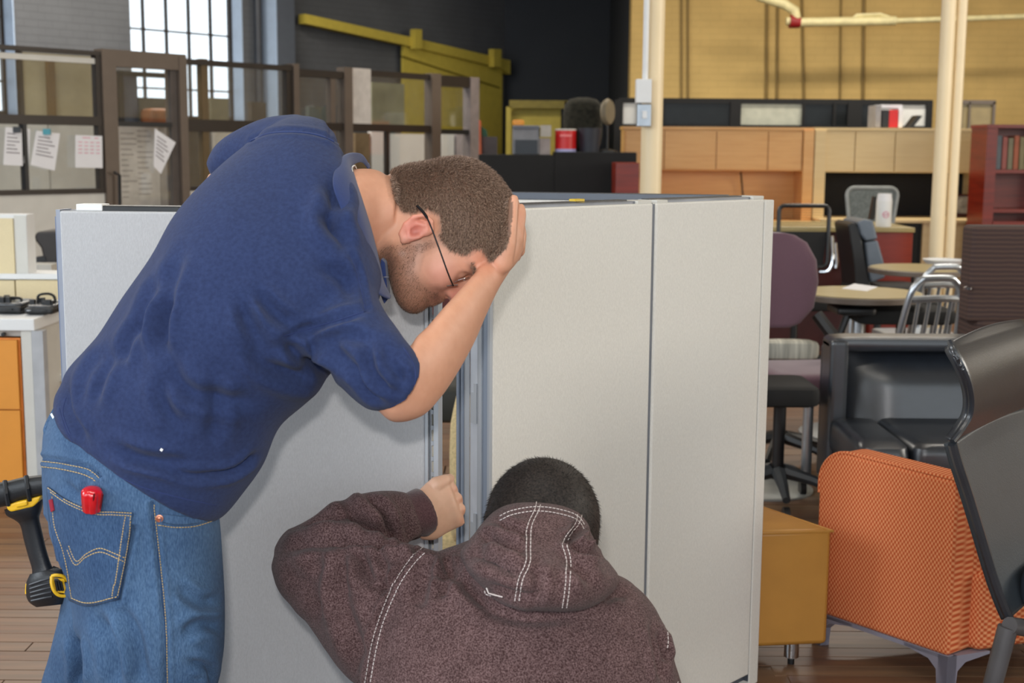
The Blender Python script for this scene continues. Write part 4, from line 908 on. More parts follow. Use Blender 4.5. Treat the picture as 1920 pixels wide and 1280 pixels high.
# ------------------------------------------------------------------ left: white desk, chargers, cream cabinet
YD = 5.47; xd = P(64, 606, YD)[0]
ds = thing('work_desk', 'white desk with grey legs at the left edge, behind the bent man', 'desk', (xd - .5, YD + .3, 0))
zt = .742
part('desk_top', G().b(xd - 1.2, xd + .0, YD, YD + .72, zt - .05, zt), M_WHITE, ds, world=True, bevel=.004)
part('leg', G().b(P(62, 700, YD)[0], P(83, 700, YD)[0], YD + .0, YD + .05, 0, zt - .05), mat('grey_leg', rgb(170, 172, 176), .5), ds, world=True)
part('leg', G().b(P(84, 700, YD)[0] + .03, P(93, 700, YD)[0] + .03, YD + .6, YD + .64, 0, zt - .05), M_WHITE, ds, world=True)
part('end_panel', G().b(P(41, 700, YD)[0], P(60, 700, YD)[0], YD + .01, YD + .66, .05, zt - .05), M_OFFWHITE, ds, world=True)
g = G(); q = P(5, 627, YD - .01); g.cyl(q, q + np.array([0, .02, 0]), .008); part('lock', g, M_BLACK, ds, world=True)
part('crossbar', G().b(P(40, 700, YD)[0], P(100, 700, YD)[0], YD + .34, YD + .36, .42, .45), M_WHITE, ds, world=True)
part('apron', G().b(xd - 1.2, P(60, 700, YD)[0], YD + .02, YD + .04, P(20, 631, YD)[2], zt - .05), mat('grey_beige', rgb(168, 162, 156), .5), ds, world=True)
cabn = thing('drawer_cabinet', 'orange two drawer cabinet under the white desk', 'cabinet', (P(-60, 800, YD)[0], YD + .3, 0))
xo = P(40, 760, YD)[0]; ztop = P(20, 634, YD)[2] - .002; zmid = P(20, 768, YD)[2]
part('cabinet_body', G().b(xo - .5, xo, YD + .02, YD + .6, .02, ztop), mat('orange_edge', rgb(232, 140, 62), .5), cabn, world=True)
part('drawer', G().b(xo - .49, xo - .008, YD, YD + .03, zmid + .003, ztop - .006), M_ORANGE, cabn, world=True); part('drawer', G().b(xo - .49, xo - .008, YD, YD + .03, .05, zmid - .003), M_ORANGE, cabn, world=True)
wl_ = pbf(-30, 560, 100, 6.45, .04)
solo('low_screen', wl_, M_WHITE, 'white screen panel behind the desk legs', 'screen')
YT = 6.3
tw = thing('storage_tower', 'white framed storage unit with cream panels behind the desk', 'cabinet', (P(10, 500, YT)[0], YT + .2, 0))
def TB(a, b, y0, y1, dy=0.0, d=.1): return pb(a, y0, b, y1, YT + dy, d)
part('frame', G().b(P(-120, 450, YT)[0], P(52, 450, YT)[0], YT, YT + .1, P(20, 521, YT)[2], P(20, 402, YT)[2]), M_WHITE, tw, world=True)
part('cream_panel', TB(-118, 26, 409, 519, -.012, .02), M_TANFAB, tw, world=True); part('side', TB(28, 51, 404, 520, -.005, .02), M_OFFWHITE, tw, world=True)
part('ledge', TB(-120, 170, 513, 523, -.02, .2), M_WHITE, tw, world=True)
part('cream_panel', TB(-118, 29, 525, 640, -.005, .05), M_TANFAB, tw, world=True); part('cream_panel', TB(32, 170, 525, 640, -.005, .05), M_TANFAB, tw, world=True)
part('frame', G().b(P(-120, 450, YT)[0], P(160, 450, YT)[0], YT + .02, YT + .06, .0, P(20, 524, YT)[2]), M_WHITE, tw, world=True)
bc = thing('executive_chair', 'black chair with rounded back seen beyond the cream cabinet at far left', 'chair', (P(95, 480, 7.6)[0], 7.6, 0))
X0 = P(95, 480, 7.6)[0]
def lq(px, py, dy=0.0): p = P(px, py, 7.6); return (p[0] - X0, dy, p[2])
part('backrest', G().prism([lq(66, 437), lq(72, 434), lq(120, 432), lq(122, 520), lq(88, 520), lq(82, 492), lq(76, 465), lq(66, 452), lq(64, 444)], (0, .4, 0)), mat('dark_umber', rgb(44, 38, 36), .5), bc, bevel=.015, seg=3)
part('armrest', G().prism([lq(62, 482), lq(90, 478), lq(90, 492), lq(62, 496)], (0, .08, 0)), M_BLACK, bc, bevel=.01)
part('seat', G().prism([lq(54, 512), lq(120, 512), lq(120, 535), lq(54, 535)], (0, .5, 0)), M_BLACK, bc, bevel=.02); star_base(bc)
solo('white_shelf', pb(54, 496, 96, 508, 7.4, .15), M_OFFWHITE, 'pale slab in front of the far left black chair', 'shelf')
def tray(label, x0, x1, y0, Y, handle):
    a, b = P(x0, 590, Y)[0], P(x1, 590, Y)[0]; t = thing('charger_case', label, 'case', ((a + b) / 2, Y + .12, zt), 0, 'black tool cases on the white desk')
    h = P(x0, y0, Y)[2] - zt; w = b - a
    part('case_body', G().prism([(-w / 2, -.1, .004), (w / 2, -.1, .004), (w / 2, .12, .004), (-w / 2, .12, .004)], (0, 0, h * .62)), M_BLACK, t, bevel=.01)
    part('lid', cushion((0, .01, h * .75), (w * .96, .2, h * .4), .03), mat('clear_grey_lid', rgb(74, 76, 80), .25, var=.4, scale=40), t, smooth=True)
    part('latch', G().b(-w * .38, -w * .25, -.112, -.098, .02, h * .5), M_ALU, t, bevel=.003); part('latch', G().b(w * .1, w * .3, -.112, -.098, .02, h * .5), M_BLACK, t)
    g = G(); g.tube(catmull([(-w * .3, 0, h * .7), (-w * .28, 0, h + handle * .7), (-w * .1, 0, h + handle), (w * .15, 0, h + handle), (w * .3, 0, h + handle * .6), (w * .32, 0, h * .7)], 3), .006, 6); part('handle', g, M_BLACK, t, smooth=True)
    rr = random.Random(x0); g = G()
    for k in range(7): x = rr.uniform(-w * .4, w * .4); g.box((x, rr.uniform(-.06, .06), h * .9), (.02, .02, rr.uniform(.02, .05)))
    part('tool_bits', g, M_BLACK, t, kind='stuff')
tray('black charger case with wire handle at the right end of the desk', 42, 96, 572, YD + .1, .035)
tray('black tool case at the left picture edge', -40, 36, 568, YD + .12, .01)

# ------------------------------------------------------------------ the partition panels being joined
HP = 1.331
lpl = Plane(tuple(PZ(100, 391, HP)[:2]), tuple(PZ(800, 398.5, HP)[:2])); LPR = Run(lpl)
rpl = Plane(tuple(PZ(925, 391, HP)[:2]), tuple(PZ(1445, 371, HP)[:2])); RPR = Run(rpl)
def runbox(Rn, u0, u1, z0, z1, o0, o1, g=None): return Rn.box(u0, u1, z0, z1, o0, o1, g)
lt = thing('office_partition', 'left grey fabric partition panel behind the bent man', 'partition', lpl.pt(lpl.u(450), 0, -.03))
u0, u1 = lpl.u(106), lpl.u(796)
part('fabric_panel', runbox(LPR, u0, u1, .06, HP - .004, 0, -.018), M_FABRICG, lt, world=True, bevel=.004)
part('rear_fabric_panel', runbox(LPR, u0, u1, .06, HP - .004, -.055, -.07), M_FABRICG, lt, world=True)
part('core_frame', runbox(LPR, u0 + .002, u1 + .0, .04, HP - .012, -.018, -.055), M_ALUD, lt, world=True)
part('top_cap', runbox(LPR, lpl.u(180), lpl.u(760), HP - .006, HP + .006, -.012, -.06), M_BLACK, lt, world=True, bevel=.002)
part('top_clip', runbox(LPR, lpl.u(134), lpl.u(184), HP - .004, HP + .009, -.01, -.05), M_WHITE, lt, world=True, bevel=.002)
ua = lpl.u(98); ub = lpl.u(91)
part('end_extrusion', runbox(LPR, ua, u0, .03, HP - .002, -.004, -.06), mat('mid_grey_extrusion', rgb(146, 152, 166), .4, metal=.1), lt, world=True)
part('end_extrusion', runbox(LPR, ub, ua - .003, .03, HP - .016, -.016, -.07), mat('slate_blue_extrusion', rgb(112, 122, 146), .4, metal=.1), lt, world=True)
part('shadow_groove', runbox(LPR, ua - .003, ua, .03, HP - .016, -.02, -.06), M_ALUD, lt, world=True)
# slotted post of the left panel
zz0 = .03
part('slotted_post', runbox(LPR, u1, u1 + .0065, zz0, HP - .004, .004, -.06), M_ALU, lt, world=True, bevel=.001)
part('slotted_post', runbox(LPR, u1 + .0165, u1 + .026, zz0, HP - .004, .002, -.06), M_ALU, lt, world=True, bevel=.001)
part('post_lip', runbox(LPR, u1 + .0085, u1 + .0095, zz0, HP - .006, .002, -.01), M_ALUD, lt, world=True)
g = G(); pitch = .0308; z = .05; k = 0
while z < HP - .03:
    runbox(LPR, u1 + .012, u1 + .0165, z, z + .0085, -.0035, -.0055, g); z += pitch
runbox(LPR, u1 + .0065, u1 + .012, zz0, HP - .006, -.004, -.006, g)
part('slot_strip', g, M_ALU, lt, world=True)
part('slot_light_strip', runbox(LPR, u1 + .007, u1 + .0165, zz0, 1.09, -.014, -.0165), mat('painted_slot_light', rgb(236, 232, 220), .6), lt, world=True)  # white strip stands in for the light showing through the slots
for xx in (-.9, -.25):
    p = lpl.pt(lpl.u(450) + xx * .42 + .23, 0, -.035); part('levelling_foot', G().cyl((p[0], p[1], 0), (p[0], p[1], .06), .018), M_ALUD, lt, world=True, smooth=True)
# right panels
T = .06
us, um, um2, ue, uf = rpl.u(926), rpl.u(1227), rpl.u(1234), rpl.u(1437), rpl.u(1455.5)
def rpanel(nm, label, a, b):
    t = thing(nm, label, 'partition', rpl.pt((a + b) / 2, 0, -T / 2))
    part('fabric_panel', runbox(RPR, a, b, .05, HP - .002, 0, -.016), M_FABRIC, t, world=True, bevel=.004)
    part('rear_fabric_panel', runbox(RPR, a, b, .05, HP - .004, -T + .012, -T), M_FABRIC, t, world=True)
    part('core_frame', runbox(RPR, a + .001, b - .001, .03, HP - .010, -.016, -T + .012), M_ALUD, t, world=True)
    part('top_cap', runbox(RPR, a + .01, b - .05, HP - .010, HP + .004, -.010, -T + .006), mat('grey_cap', rgb(122, 126, 134), .4, metal=.2), t, world=True, bevel=.002)
    part('top_channel', runbox(RPR, a + .01, b - .06, HP + .004, HP + .007, -.03, -T + .006), M_BLACK, t, world=True)
    for q in (.05, -.1): 
        p = rpl.pt((a if q > 0 else b) + q, 0, -T / 2); part('levelling_foot', G().cyl((p[0], p[1], 0), (p[0], p[1], .05), .016), M_ALUD, t, world=True, smooth=True)
    return t
r1 = rpanel('office_partition', 'middle off-white fabric partition panel the standing man leans towards', us, um)
r2_ = rpanel('office_partition', 'narrow off-white fabric partition panel at the right end', um2, ue)
part('joint_strip', runbox(RPR, um, um2, .03, HP - .004, -.006, -T), mat('joint_grey', rgb(120, 124, 132), .5), r1, world=True)
part('corner_cover', runbox(RPR, um - .055, um - .002, HP - .004, HP + .005, -.002, -T), M_OFFWHITE, r1, world=True, bevel=.002)
part('corner_cover', runbox(RPR, um2 + .002, um2 + .045, HP - .004, HP + .005, -.002, -T), M_OFFWHITE, r2_, world=True, bevel=.002)
part('corner_cover', runbox(RPR, ue - .05, ue, HP - .003, HP + .006, -.002, -T), M_OFFWHITE, r2_, world=True, bevel=.002)
part('yellow_clip', runbox(RPR, rpl.u(1100), rpl.u(1118), HP + .002, HP + .012, -.03, -.05), mat('yellow_plastic', rgb(226, 190, 40), .4), r1, world=True, bevel=.002)
part('end_trim', runbox(RPR, ue + .003, uf, .015, HP - .005, 0, -T), M_FABRIC, r2_, world=True, bevel=.003)
part('end_gap', runbox(RPR, ue, ue + .003, .03, HP - .01, -.003, -T + .005), M_ALUD, r2_, world=True)
# near end of the right panel: aluminium post with channels, hooks
def endstrip(f0, f1, pr, m, nm='end_extrusion', z0=.03, z1=None, g=None, t=r1):
    o0, o1 = -.100 * f0, -.100 * f1
    gg = runbox(RPR, us - .005 - pr, us - .0005, z0, HP - .006 if z1 is None else z1, o0, o1, g)
    if g is None: part(nm, gg, m, t, world=True, bevel=.0006)
endstrip(0, .07, .004, M_ALU); endstrip(.07, .26, -.001, M_ALUB); endstrip(.26, .34, .003, M_ALU); endstrip(.34, .44, -.004, M_ALU)
endstrip(.44, .66, -.010, mat('light_channel', rgb(208, 214, 224), .4, metal=.3)); endstrip(.66, .82, -.002, M_ALU)
endstrip(.82, .87, .002, M_ALUB); endstrip(.87, .93, -.006, M_ALUD); endstrip(.93, 1.0, .003, M_ALUB)
for zc_ in (1.245, .965, .685, .405, .13):
    g = G(); endstrip(.44, .60, -.001, None, z0=zc_ - .085, z1=zc_ - .02, g=g); endstrip(.44, .52, -.001, None, z0=zc_ - .02, z1=zc_, g=g)
    part('hook_tab', g, M_ALU, r1, world=True)
# third panel behind
p0, p1 = PZ(905, 359.5, HP), PZ(1365, 366, HP)
tpl = Plane(tuple(p0[:2]), tuple(p1[:2])); TPR = Run(tpl); L3 = float(np.linalg.norm((p1 - p0)[:2]))
bt_ = thing('office_partition', 'rear fabric partition panel only its top shows behind the others', 'partition', tpl.pt(L3 / 2, 0, -.03))
part('fabric_panel', runbox(TPR, 0, L3 - .02, .05, HP - .02, 0, -.06), M_FABRIC, bt_, world=True)
part('top_cap', runbox(TPR, 0, L3, HP - .02, HP, .003, -.063), M_ALUD, bt_, world=True, bevel=.002)
# cherry cabinet and cream seat seen through the gap
solo('side_cabinet', pbf(800, 430, 905, 6.6, .5, zb=P(850, 640, 6.6)[2] - .1).add([], []), mat('deep_cherry', rgb(86, 26, 22), .4), 'dark cherry cabinet glimpsed through the gap between the partitions', 'cabinet', bevel=.01)
cs = thing('side_chair', 'cream fabric chair back glimpsed through the gap between the partitions', 'chair', P(856, 900, 4.6) * np.array([1, 1, 0]))
part('backrest', cushion(P(867, 875, 4.6), (.075, .4, .5), .03), mat('cream_speckle', rgb(196, 176, 132), .9, var=.2, scale=120), cs, world=True, smooth=True)
part('seat', cushion(P(900, 1000, 4.7), (.4, .4, .1), .04), mat('cream_speckle', rgb(196, 176, 132), .9), cs, world=True, smooth=True)
for sx_ in (-.1, .2):
    for sy_ in (-.15, .15): p = P(880, 1000, 4.7); part('leg', G().cyl((p[0] + sx_, p[1] + sy_, 0), (p[0] + sx_, p[1] + sy_, p[2]), .015), M_BRUSHED, cs, world=True)
solo('dark_seat', cushion(P(840, 745, 5.6), (.3, .4, .16), .06), mat('dark_olive', rgb(40, 42, 38), .6), 'dark seat glimpsed through the gap above the cream chair', 'seat', smooth=True)
# ================================================================== people
def S(ax, ay, bx, by, Y, t, ox=0, oy=0, dY=0.0, p=2.0): return (ax, ay, bx, by, Y, t, ox, oy, dY, p)
def limb(secs, k=5, n=36):
    "closed tube whose two outlines are given in the photograph's frame and whose depth is real"
    sec = catmull(np.array(secs, float), k); rings = []
    for (ax, ay, bx, by, Y, t, ox, oy, dY, p) in sec:
        mx, my = (ax + bx) / 2, (ay + by) / 2
        c = P(mx, my, Y); a = P(ax, ay, Y + dY); b = P(bx, by, Y - dY); u = (b - a) / 2; c = (a + b) / 2
        v = P(mx + ox, my + oy, Y - t) - P(mx, my, Y); r = []
        for q in np.linspace(0, 2 * math.pi, n, endpoint=False):
            cs, sn = math.cos(q), math.sin(q); e = 2 / p
            r.append(c + u * math.copysign(abs(cs) ** e, cs) + v * math.copysign(abs(sn) ** e, sn))
        rings.append(r)
    g = G(); g.loft(rings); return g
def ball(c, r, s=(1, 1, 1), n=16):
    g = G(); pr = [(r * math.sin(a), -r * math.cos(a)) for a in np.linspace(.12, math.pi - .12, 10)]
    g.lathe([(x, z) for (x, z) in pr], n=n); g.v = [(c[0] + x * s[0], c[1] + y * s[1], c[2] + z * s[2]) for (x, y, z) in g.v]; return g
def chain(pts, rs, n=14):
    g = G(); g.tube(pts, rs, n); out = [g]
    for p, r in zip(pts, rs): out.append(ball(p, r * .99))
    return out
def arrays(me):
    v = np.empty(len(me.vertices) * 3); me.vertices.foreach_get('co', v); v = v.reshape(-1, 3)
    ls = np.empty(len(me.loops), int); me.loops.foreach_get('vertex_index', ls)
    return v, ls.reshape(-1, 4)
def remesh(gs, voxel):
    G0 = G()
    for g in gs:
        b = len(G0.v); G0.v += list(g.v); G0.f += [tuple(int(i) + b for i in q) for q in g.f]
    me = bpy.data.meshes.new('tmp'); me.from_pydata(G0.v, [], G0.f); o = bpy.data.objects.new('tmp', me); COL.objects.link(o)
    md = o.modifiers.new('r', 'REMESH'); md.mode = 'VOXEL'; md.voxel_size = voxel; md.adaptivity = 0
    dg = bpy.context.evaluated_depsgraph_get(); dg.update(); ev = o.evaluated_get(dg); m2 = ev.to_mesh()
    v, f = arrays(m2); ev.to_mesh_clear(); bpy.data.objects.remove(o); bpy.data.meshes.remove(me); return v, f
def smooth(v, f, it=4, lam=.5, w=None):
    e = np.concatenate([f[:, [0, 1]], f[:, [1, 2]], f[:, [2, 3]], f[:, [3, 0]]]); n = len(v)
    cnt_ = np.bincount(e[:, 0], minlength=n) + np.bincount(e[:, 1], minlength=n)
    for _ in range(it):
        s = np.stack([np.bincount(e[:, 0], v[e[:, 1], k], n) + np.bincount(e[:, 1], v[e[:, 0], k], n) for k in range(3)], 1) / cnt_[:, None]
        d = (s - v) * lam
        v = v + (d if w is None else d * w[:, None])
    return v
def normals(v, f):
    a = np.cross(v[f[:, 2]] - v[f[:, 0]], v[f[:, 3]] - v[f[:, 1]]); n = np.zeros_like(v)
    for k in range(4):
        for j in range(3): n[:, j] += np.bincount(f[:, k], a[:, j], len(v))
    n /= np.linalg.norm(n, axis=1)[:, None] + 1e-12
    return n
def seg_d(p, path):
    "distance (px) to a polyline and the parameter along it, 0..1"
    path = np.array(path, float); best = np.full(len(p), 1e9); tt = np.zeros(len(p)); L = np.r_[0, np.cumsum(np.linalg.norm(np.diff(path, axis=0), axis=1))]; sd = np.zeros(len(p))
    for i in range(len(path) - 1):
        a, b = path[i], path[i + 1]; d = b - a; l2 = d @ d; t = np.clip(((p - a) @ d) / l2, 0, 1); q = a + t[:, None] * d; r = p - q; dd = np.hypot(r[:, 0], r[:, 1])
        m = dd < best; best[m] = dd[m]; tt[m] = (L[i] + t[m] * math.sqrt(l2)) / L[-1]; sd[m] = np.sign(d[0] * r[m, 1] - d[1] * r[m, 0])
    return best, tt, sd
def folds(v, f, items):
    "items: (path in px, width px, depth m[, 'ridge']) - real displaced creases in the cloth"
    n = normals(v, f); px = proj(v); face = -(n @ cf); d = np.zeros(len(v))
    for it in items:
        path, w, dep = it[0], it[1], it[2]
        path = catmull(np.array(path, float), 4)
        bb = (px[:, 0] > path[:, 0].min() - 4 * w) & (px[:, 0] < path[:, 0].max() + 4 * w) & (px[:, 1] > path[:, 1].min() - 4 * w) & (px[:, 1] < path[:, 1].max() + 4 * w) & (face > -.2)
        ii = np.where(bb)[0]
        if not len(ii): continue
        dd, t, sd = seg_d(px[ii], path)
        taper = np.clip(np.minimum(t, 1 - t) * 4 + .15, 0, 1) if len(it) < 4 or it[3] != 'seam' else 1.0
        x = dd / w
        prof = -np.exp(-x * x) + .55 * np.exp(-((x - 1.7) / .9) ** 2)
        if len(it) > 3 and it[3] == 'side': prof = np.where(sd > 0, prof, -np.exp(-x * x) - .0)
        d[ii] += 2.5 * dep * prof * taper * np.clip(face[ii] * 2 + .4, 0, 1)
    return v + n * d[:, None]
def wobble(v, f, amp, sc, seed=0):
    r = np.random.default_rng(seed); n = normals(v, f); d = np.zeros(len(v))
    for _ in range(14):
        k = r.normal(size=3); k /= np.linalg.norm(k); s = sc * r.uniform(.6, 1.8); d += np.sin(v @ k * s + r.uniform(0, 6.28)) / (s / sc)
    return v + n * (d * amp / 4)[:, None]
def mk(name, v, f, m, parent=None, col=None, **k):
    o = part(name, (v, f), m, parent, world=parent is not None, smooth='all', **k)
    if col is not None:
        a = o.data.color_attributes.new('tone', 'FLOAT_COLOR', 'POINT'); c = np.ones((len(v), 4)); c[:, :3] = col; a.data.foreach_set('color', c.ravel())
    return o
def tree_of(v, f): return BVHTree.FromPolygons([tuple(p) for p in v.tolist()], f.tolist())
def hitp(T, px, py, off=.001):
    d = Vector(ray(px, py)).normalized(); l, n, i, dist = T.ray_cast(Vector(O), d)
    if l is None: return None, None
    if n.dot(d) > 0: n = -n
    return np.array(l + n * off), np.array(n)
def stitch(T, paths, w=.0009, dash=5.0, gap=2.6, off=.0012, k=8):
    g = G()
    for path in paths:
        p = catmull(np.array(path, float), k); L = np.r_[0, np.cumsum(np.linalg.norm(np.diff(p, axis=0), axis=1))]
        s = 0
        while s < L[-1] - 1:
            q = [(np.interp(x, L, p[:, 0]), np.interp(x, L, p[:, 1])) for x in (s, s + dash)]
            a, b = hitp(T, *q[0], off)[0], hitp(T, *q[1], off)[0]
            if a is not None and b is not None and np.linalg.norm(a - b) < .03: g.tube([a, b], w, 4)
            s += dash + gap
    return g
def seam(T, paths, w=.0016, off=.0005, k=8, n=6):
    g = G()
    for path in paths:
        p = catmull(np.array(path, float), k); q = [hitp(T, x, y, off)[0] for (x, y) in p]; q = [x for x in q if x is not None]
        if len(q) > 1: g.tube(q, w, n)
    return g
def patch(T, top, bot, off=.002, n=24, m=20, left=None, right=None):
    tp = catmull(np.array(top, float), 6); bt = catmull(np.array(bot, float), 6)
    f_ = lambda c, s: np.array([np.interp(s, np.linspace(0, 1, len(c)), c[:, 0]), np.interp(s, np.linspace(0, 1, len(c)), c[:, 1])])
    v = []; f = []
    for j in range(m + 1):
        for i in range(n + 1):
            t = j / m; q = f_(tp, i / n) * (1 - t) + f_(bt, i / n) * t
            if left is not None: q = q + (1 - i / n) * np.array(left) * 4 * t * (1 - t)
            p, _ = hitp(T, q[0], q[1], off); v.append(p if p is not None else (v[-1] if v else P(q[0], q[1], 2.1)))
    for j in range(m):
        for i in range(n): a = j * (n + 1) + i; f.append((a, a + 1, a + n + 2, a + n + 1))
    return (v, f)

# ------------------------------------------------------------------ skin, hair, cloth materials
def skin_mat(name):
    m = bpy.data.materials.new(name); m.use_nodes = True; N = m.node_tree.nodes; L = m.node_tree.links; b = N['Principled BSDF']
    at = N.new('ShaderNodeAttribute'); at.attribute_name = 'tone'
    nz = N.new('ShaderNodeTexNoise'); nz.inputs['Scale'].default_value = 55; nz.inputs['Detail'].default_value = 4
    tc = N.new('ShaderNodeTexCoord'); L.new(tc.outputs['Object'], nz.inputs['Vector'])
    rp = N.new('ShaderNodeValToRGB'); rp.color_ramp.elements[0].position = .3; rp.color_ramp.elements[1].position = .7
    rp.color_ramp.elements[0].color = (.93, .90, .88, 1); rp.color_ramp.elements[1].color = (1, 1, 1, 1); L.new(nz.outputs[0], rp.inputs[0])
    mx = N.new('ShaderNodeMixRGB'); mx.blend_type = 'MULTIPLY'; mx.inputs[0].default_value = 1; L.new(at.outputs[0], mx.inputs[1]); L.new(rp.outputs[0], mx.inputs[2]); L.new(mx.outputs[0], b.inputs['Base Color'])
    b.inputs['Roughness'].default_value = .48; b.inputs['Subsurface Weight'].default_value = .12; b.inputs['Subsurface Radius'].default_value = (.012, .005, .003); b.inputs['Subsurface Scale'].default_value = .6
    b.inputs['Specular IOR Level'].default_value = .4
    n2 = N.new('ShaderNodeTexNoise'); n2.inputs['Scale'].default_value = 600; L.new(tc.outputs['Object'], n2.inputs['Vector'])
    bp = N.new('ShaderNodeBump'); bp.inputs['Strength'].default_value = .15; bp.inputs['Distance'].default_value = .0006; L.new(n2.outputs[0], bp.inputs['Height']); L.new(bp.outputs[0], b.inputs['Normal'])
    return m
M_SKIN = skin_mat('skin')
def cloth(name, c, c2, sc1, sc2, rough=.9, bump=.4, bsc=900, sheen=.2, mixf=.5, wt=(1, 1, 1), ws=None):
    m = mat(name, c, rough=rough, scale=sc1, c2=c2, var=0.0, bump=bump, bscale=bsc, sheen=sheen, spec=.15, detail=2, stretch=wt)
    if ws:
        N = m.node_tree.nodes; L = m.node_tree.links; b = N['Principled BSDF']; rp = [n for n in N if n.type == 'VALTORGB'][0]
        tc = [n for n in N if n.type == 'TEX_COORD'][0]
        nz = N.new('ShaderNodeTexNoise'); nz.inputs['Scale'].default_value = sc2; nz.inputs['Detail'].default_value = 3; L.new(tc.outputs['Object'], nz.inputs['Vector'])
        r2 = N.new('ShaderNodeValToRGB'); r2.color_ramp.elements[0].position = .35; r2.color_ramp.elements[1].position = .68; r2.color_ramp.elements[0].color = ws[0]; r2.color_ramp.elements[1].color = ws[1]
        L.new(nz.outputs[0], r2.inputs[0]); mx = N.new('ShaderNodeMixRGB'); mx.blend_type = 'MULTIPLY'; mx.inputs[0].default_value = mixf; L.new(rp.outputs[0], mx.inputs[1]); L.new(r2.outputs[0], mx.inputs[2]); L.new(mx.outputs[0], b.inputs['Base Color'])
    return m
M_SHIRT = cloth('navy_cotton', rgb(40, 51, 86), rgb(47, 60, 98), 160, 7, ws=((.88, .88, .90, 1), (1.08, 1.08, 1.06, 1)), mixf=.6, sheen=.08)
M_SHIRT2 = mat('navy_rib', rgb(44, 58, 102), .9, var=.05, scale=200, bump=.2, bscale=800, sheen=.2, spec=.15)
M_DENIM = cloth('blue_denim', rgb(58, 84, 118), rgb(84, 112, 146), 520, 7, ws=((.62, .66, .72, 1), (1.15, 1.12, 1.08, 1)), mixf=.75, wt=(1, 1, .25), bump=.5, bsc=600, sheen=.05)
M_DENIMD = cloth('dark_denim', rgb(46, 70, 104), rgb(72, 98, 134), 520, 10, ws=((.65, .7, .75, 1), (1.1, 1.1, 1.05, 1)), mixf=.7, wt=(1, 1, .25), bump=.5, bsc=600, sheen=.05)
M_HOOD = cloth('brown_heather_fleece', rgb(60, 41, 41), rgb(122, 100, 100), 420, 30, ws=((.82, .78, .78, 1), (1.1, 1.06, 1.06, 1)), mixf=.7, bump=.6, bsc=420, sheen=.08)
for m_ in (M_HOOD,):
    rp = [n for n in m_.node_tree.nodes if n.type == 'VALTORGB'][0]; rp.color_ramp.elements[0].position = .36; rp.color_ramp.elements[1].position = .74
M_RIB = cloth('brown_ribbed_cuff', rgb(70, 46, 48), rgb(96, 70, 72), 400, 30, ws=((.85, .85, .85, 1), (1, 1, 1, 1)), mixf=.5, bump=.4, bsc=500)
M_THREAD = mat('pale_thread', rgb(206, 196, 194), .8); M_TAN = mat('tan_thread', rgb(196, 168, 112), .8); M_DKT = mat('navy_thread', rgb(36, 50, 96), .9)
M_HAIR = mat('brown_hair', rgb(80, 58, 46), .5, var=.0, c2=rgb(172, 144, 124), scale=330, spec=.6, detail=1)
M_HAIRB = mat('black_hair', rgb(14, 12, 12), .6, var=.0, c2=rgb(50, 43, 40), scale=300, spec=.4, detail=1)

# ------------------------------------------------------------------ head as a signed distance field in its own frame
def smin(a, b, k):
    h = np.clip(.5 + .5 * (b - a) / k, 0, 1); return b * (1 - h) + a * h - k * h * (1 - h)
def smax(a, b, k): return -smin(-a, -b, k)
def surface_nets(D, o, h):
    s = D < 0; nx, ny, nz = D.shape
    acc = np.zeros((nx - 1, ny - 1, nz - 1, 3)); cn = np.zeros((nx - 1, ny - 1, nz - 1))
    cor = [(i, j, k) for i in (0, 1) for j in (0, 1) for k in (0, 1)]
    sub = lambda A, c: A[c[0]:c[0] + nx - 1, c[1]:c[1] + ny - 1, c[2]:c[2] + nz - 1]
    for a in cor:
        for ax in range(3):
            if a[ax] == 0:
                b = list(a); b[ax] = 1; da, db = sub(D, a), sub(D, b); m = (da < 0) != (db < 0)
                t = np.where(m, da / np.where(m, da - db, 1), 0)
                p = np.zeros(da.shape + (3,))
                for q in range(3): p[..., q] = a[q] + (t if q == ax else 0)
                acc += p * m[..., None]; cn += m
    act = cn > 0; idx = -np.ones(act.shape, int); I = np.argwhere(act); idx[act] = np.arange(len(I))
    v = (I + acc[act] / cn[act][:, None]) * h + np.array(o); F = []
    for ax in range(3):
        b, c = (ax + 1) % 3, (ax + 2) % 3
        sl0 = [slice(None)] * 3; sl1 = [slice(None)] * 3; sl0[ax] = slice(0, -1); sl1[ax] = slice(1, None)
        A, B = s[tuple(sl0)], s[tuple(sl1)]; E = np.argwhere(A != B)
        for q in (b, c): E = E[(E[:, q] > 0) & (E[:, q] < D.shape[q] - 1)]
        inside = A[tuple(E.T)]
        def cell(db, dc): e = E.copy(); e[:, b] -= db; e[:, c] -= dc; return idx[tuple(e.T)]
        q4 = np.stack([cell(1, 1), cell(0, 1), cell(0, 0), cell(1, 0)], 1)
        q4[~inside] = q4[~inside][:, ::-1]; F.append(q4)
    return v, np.concatenate(F)
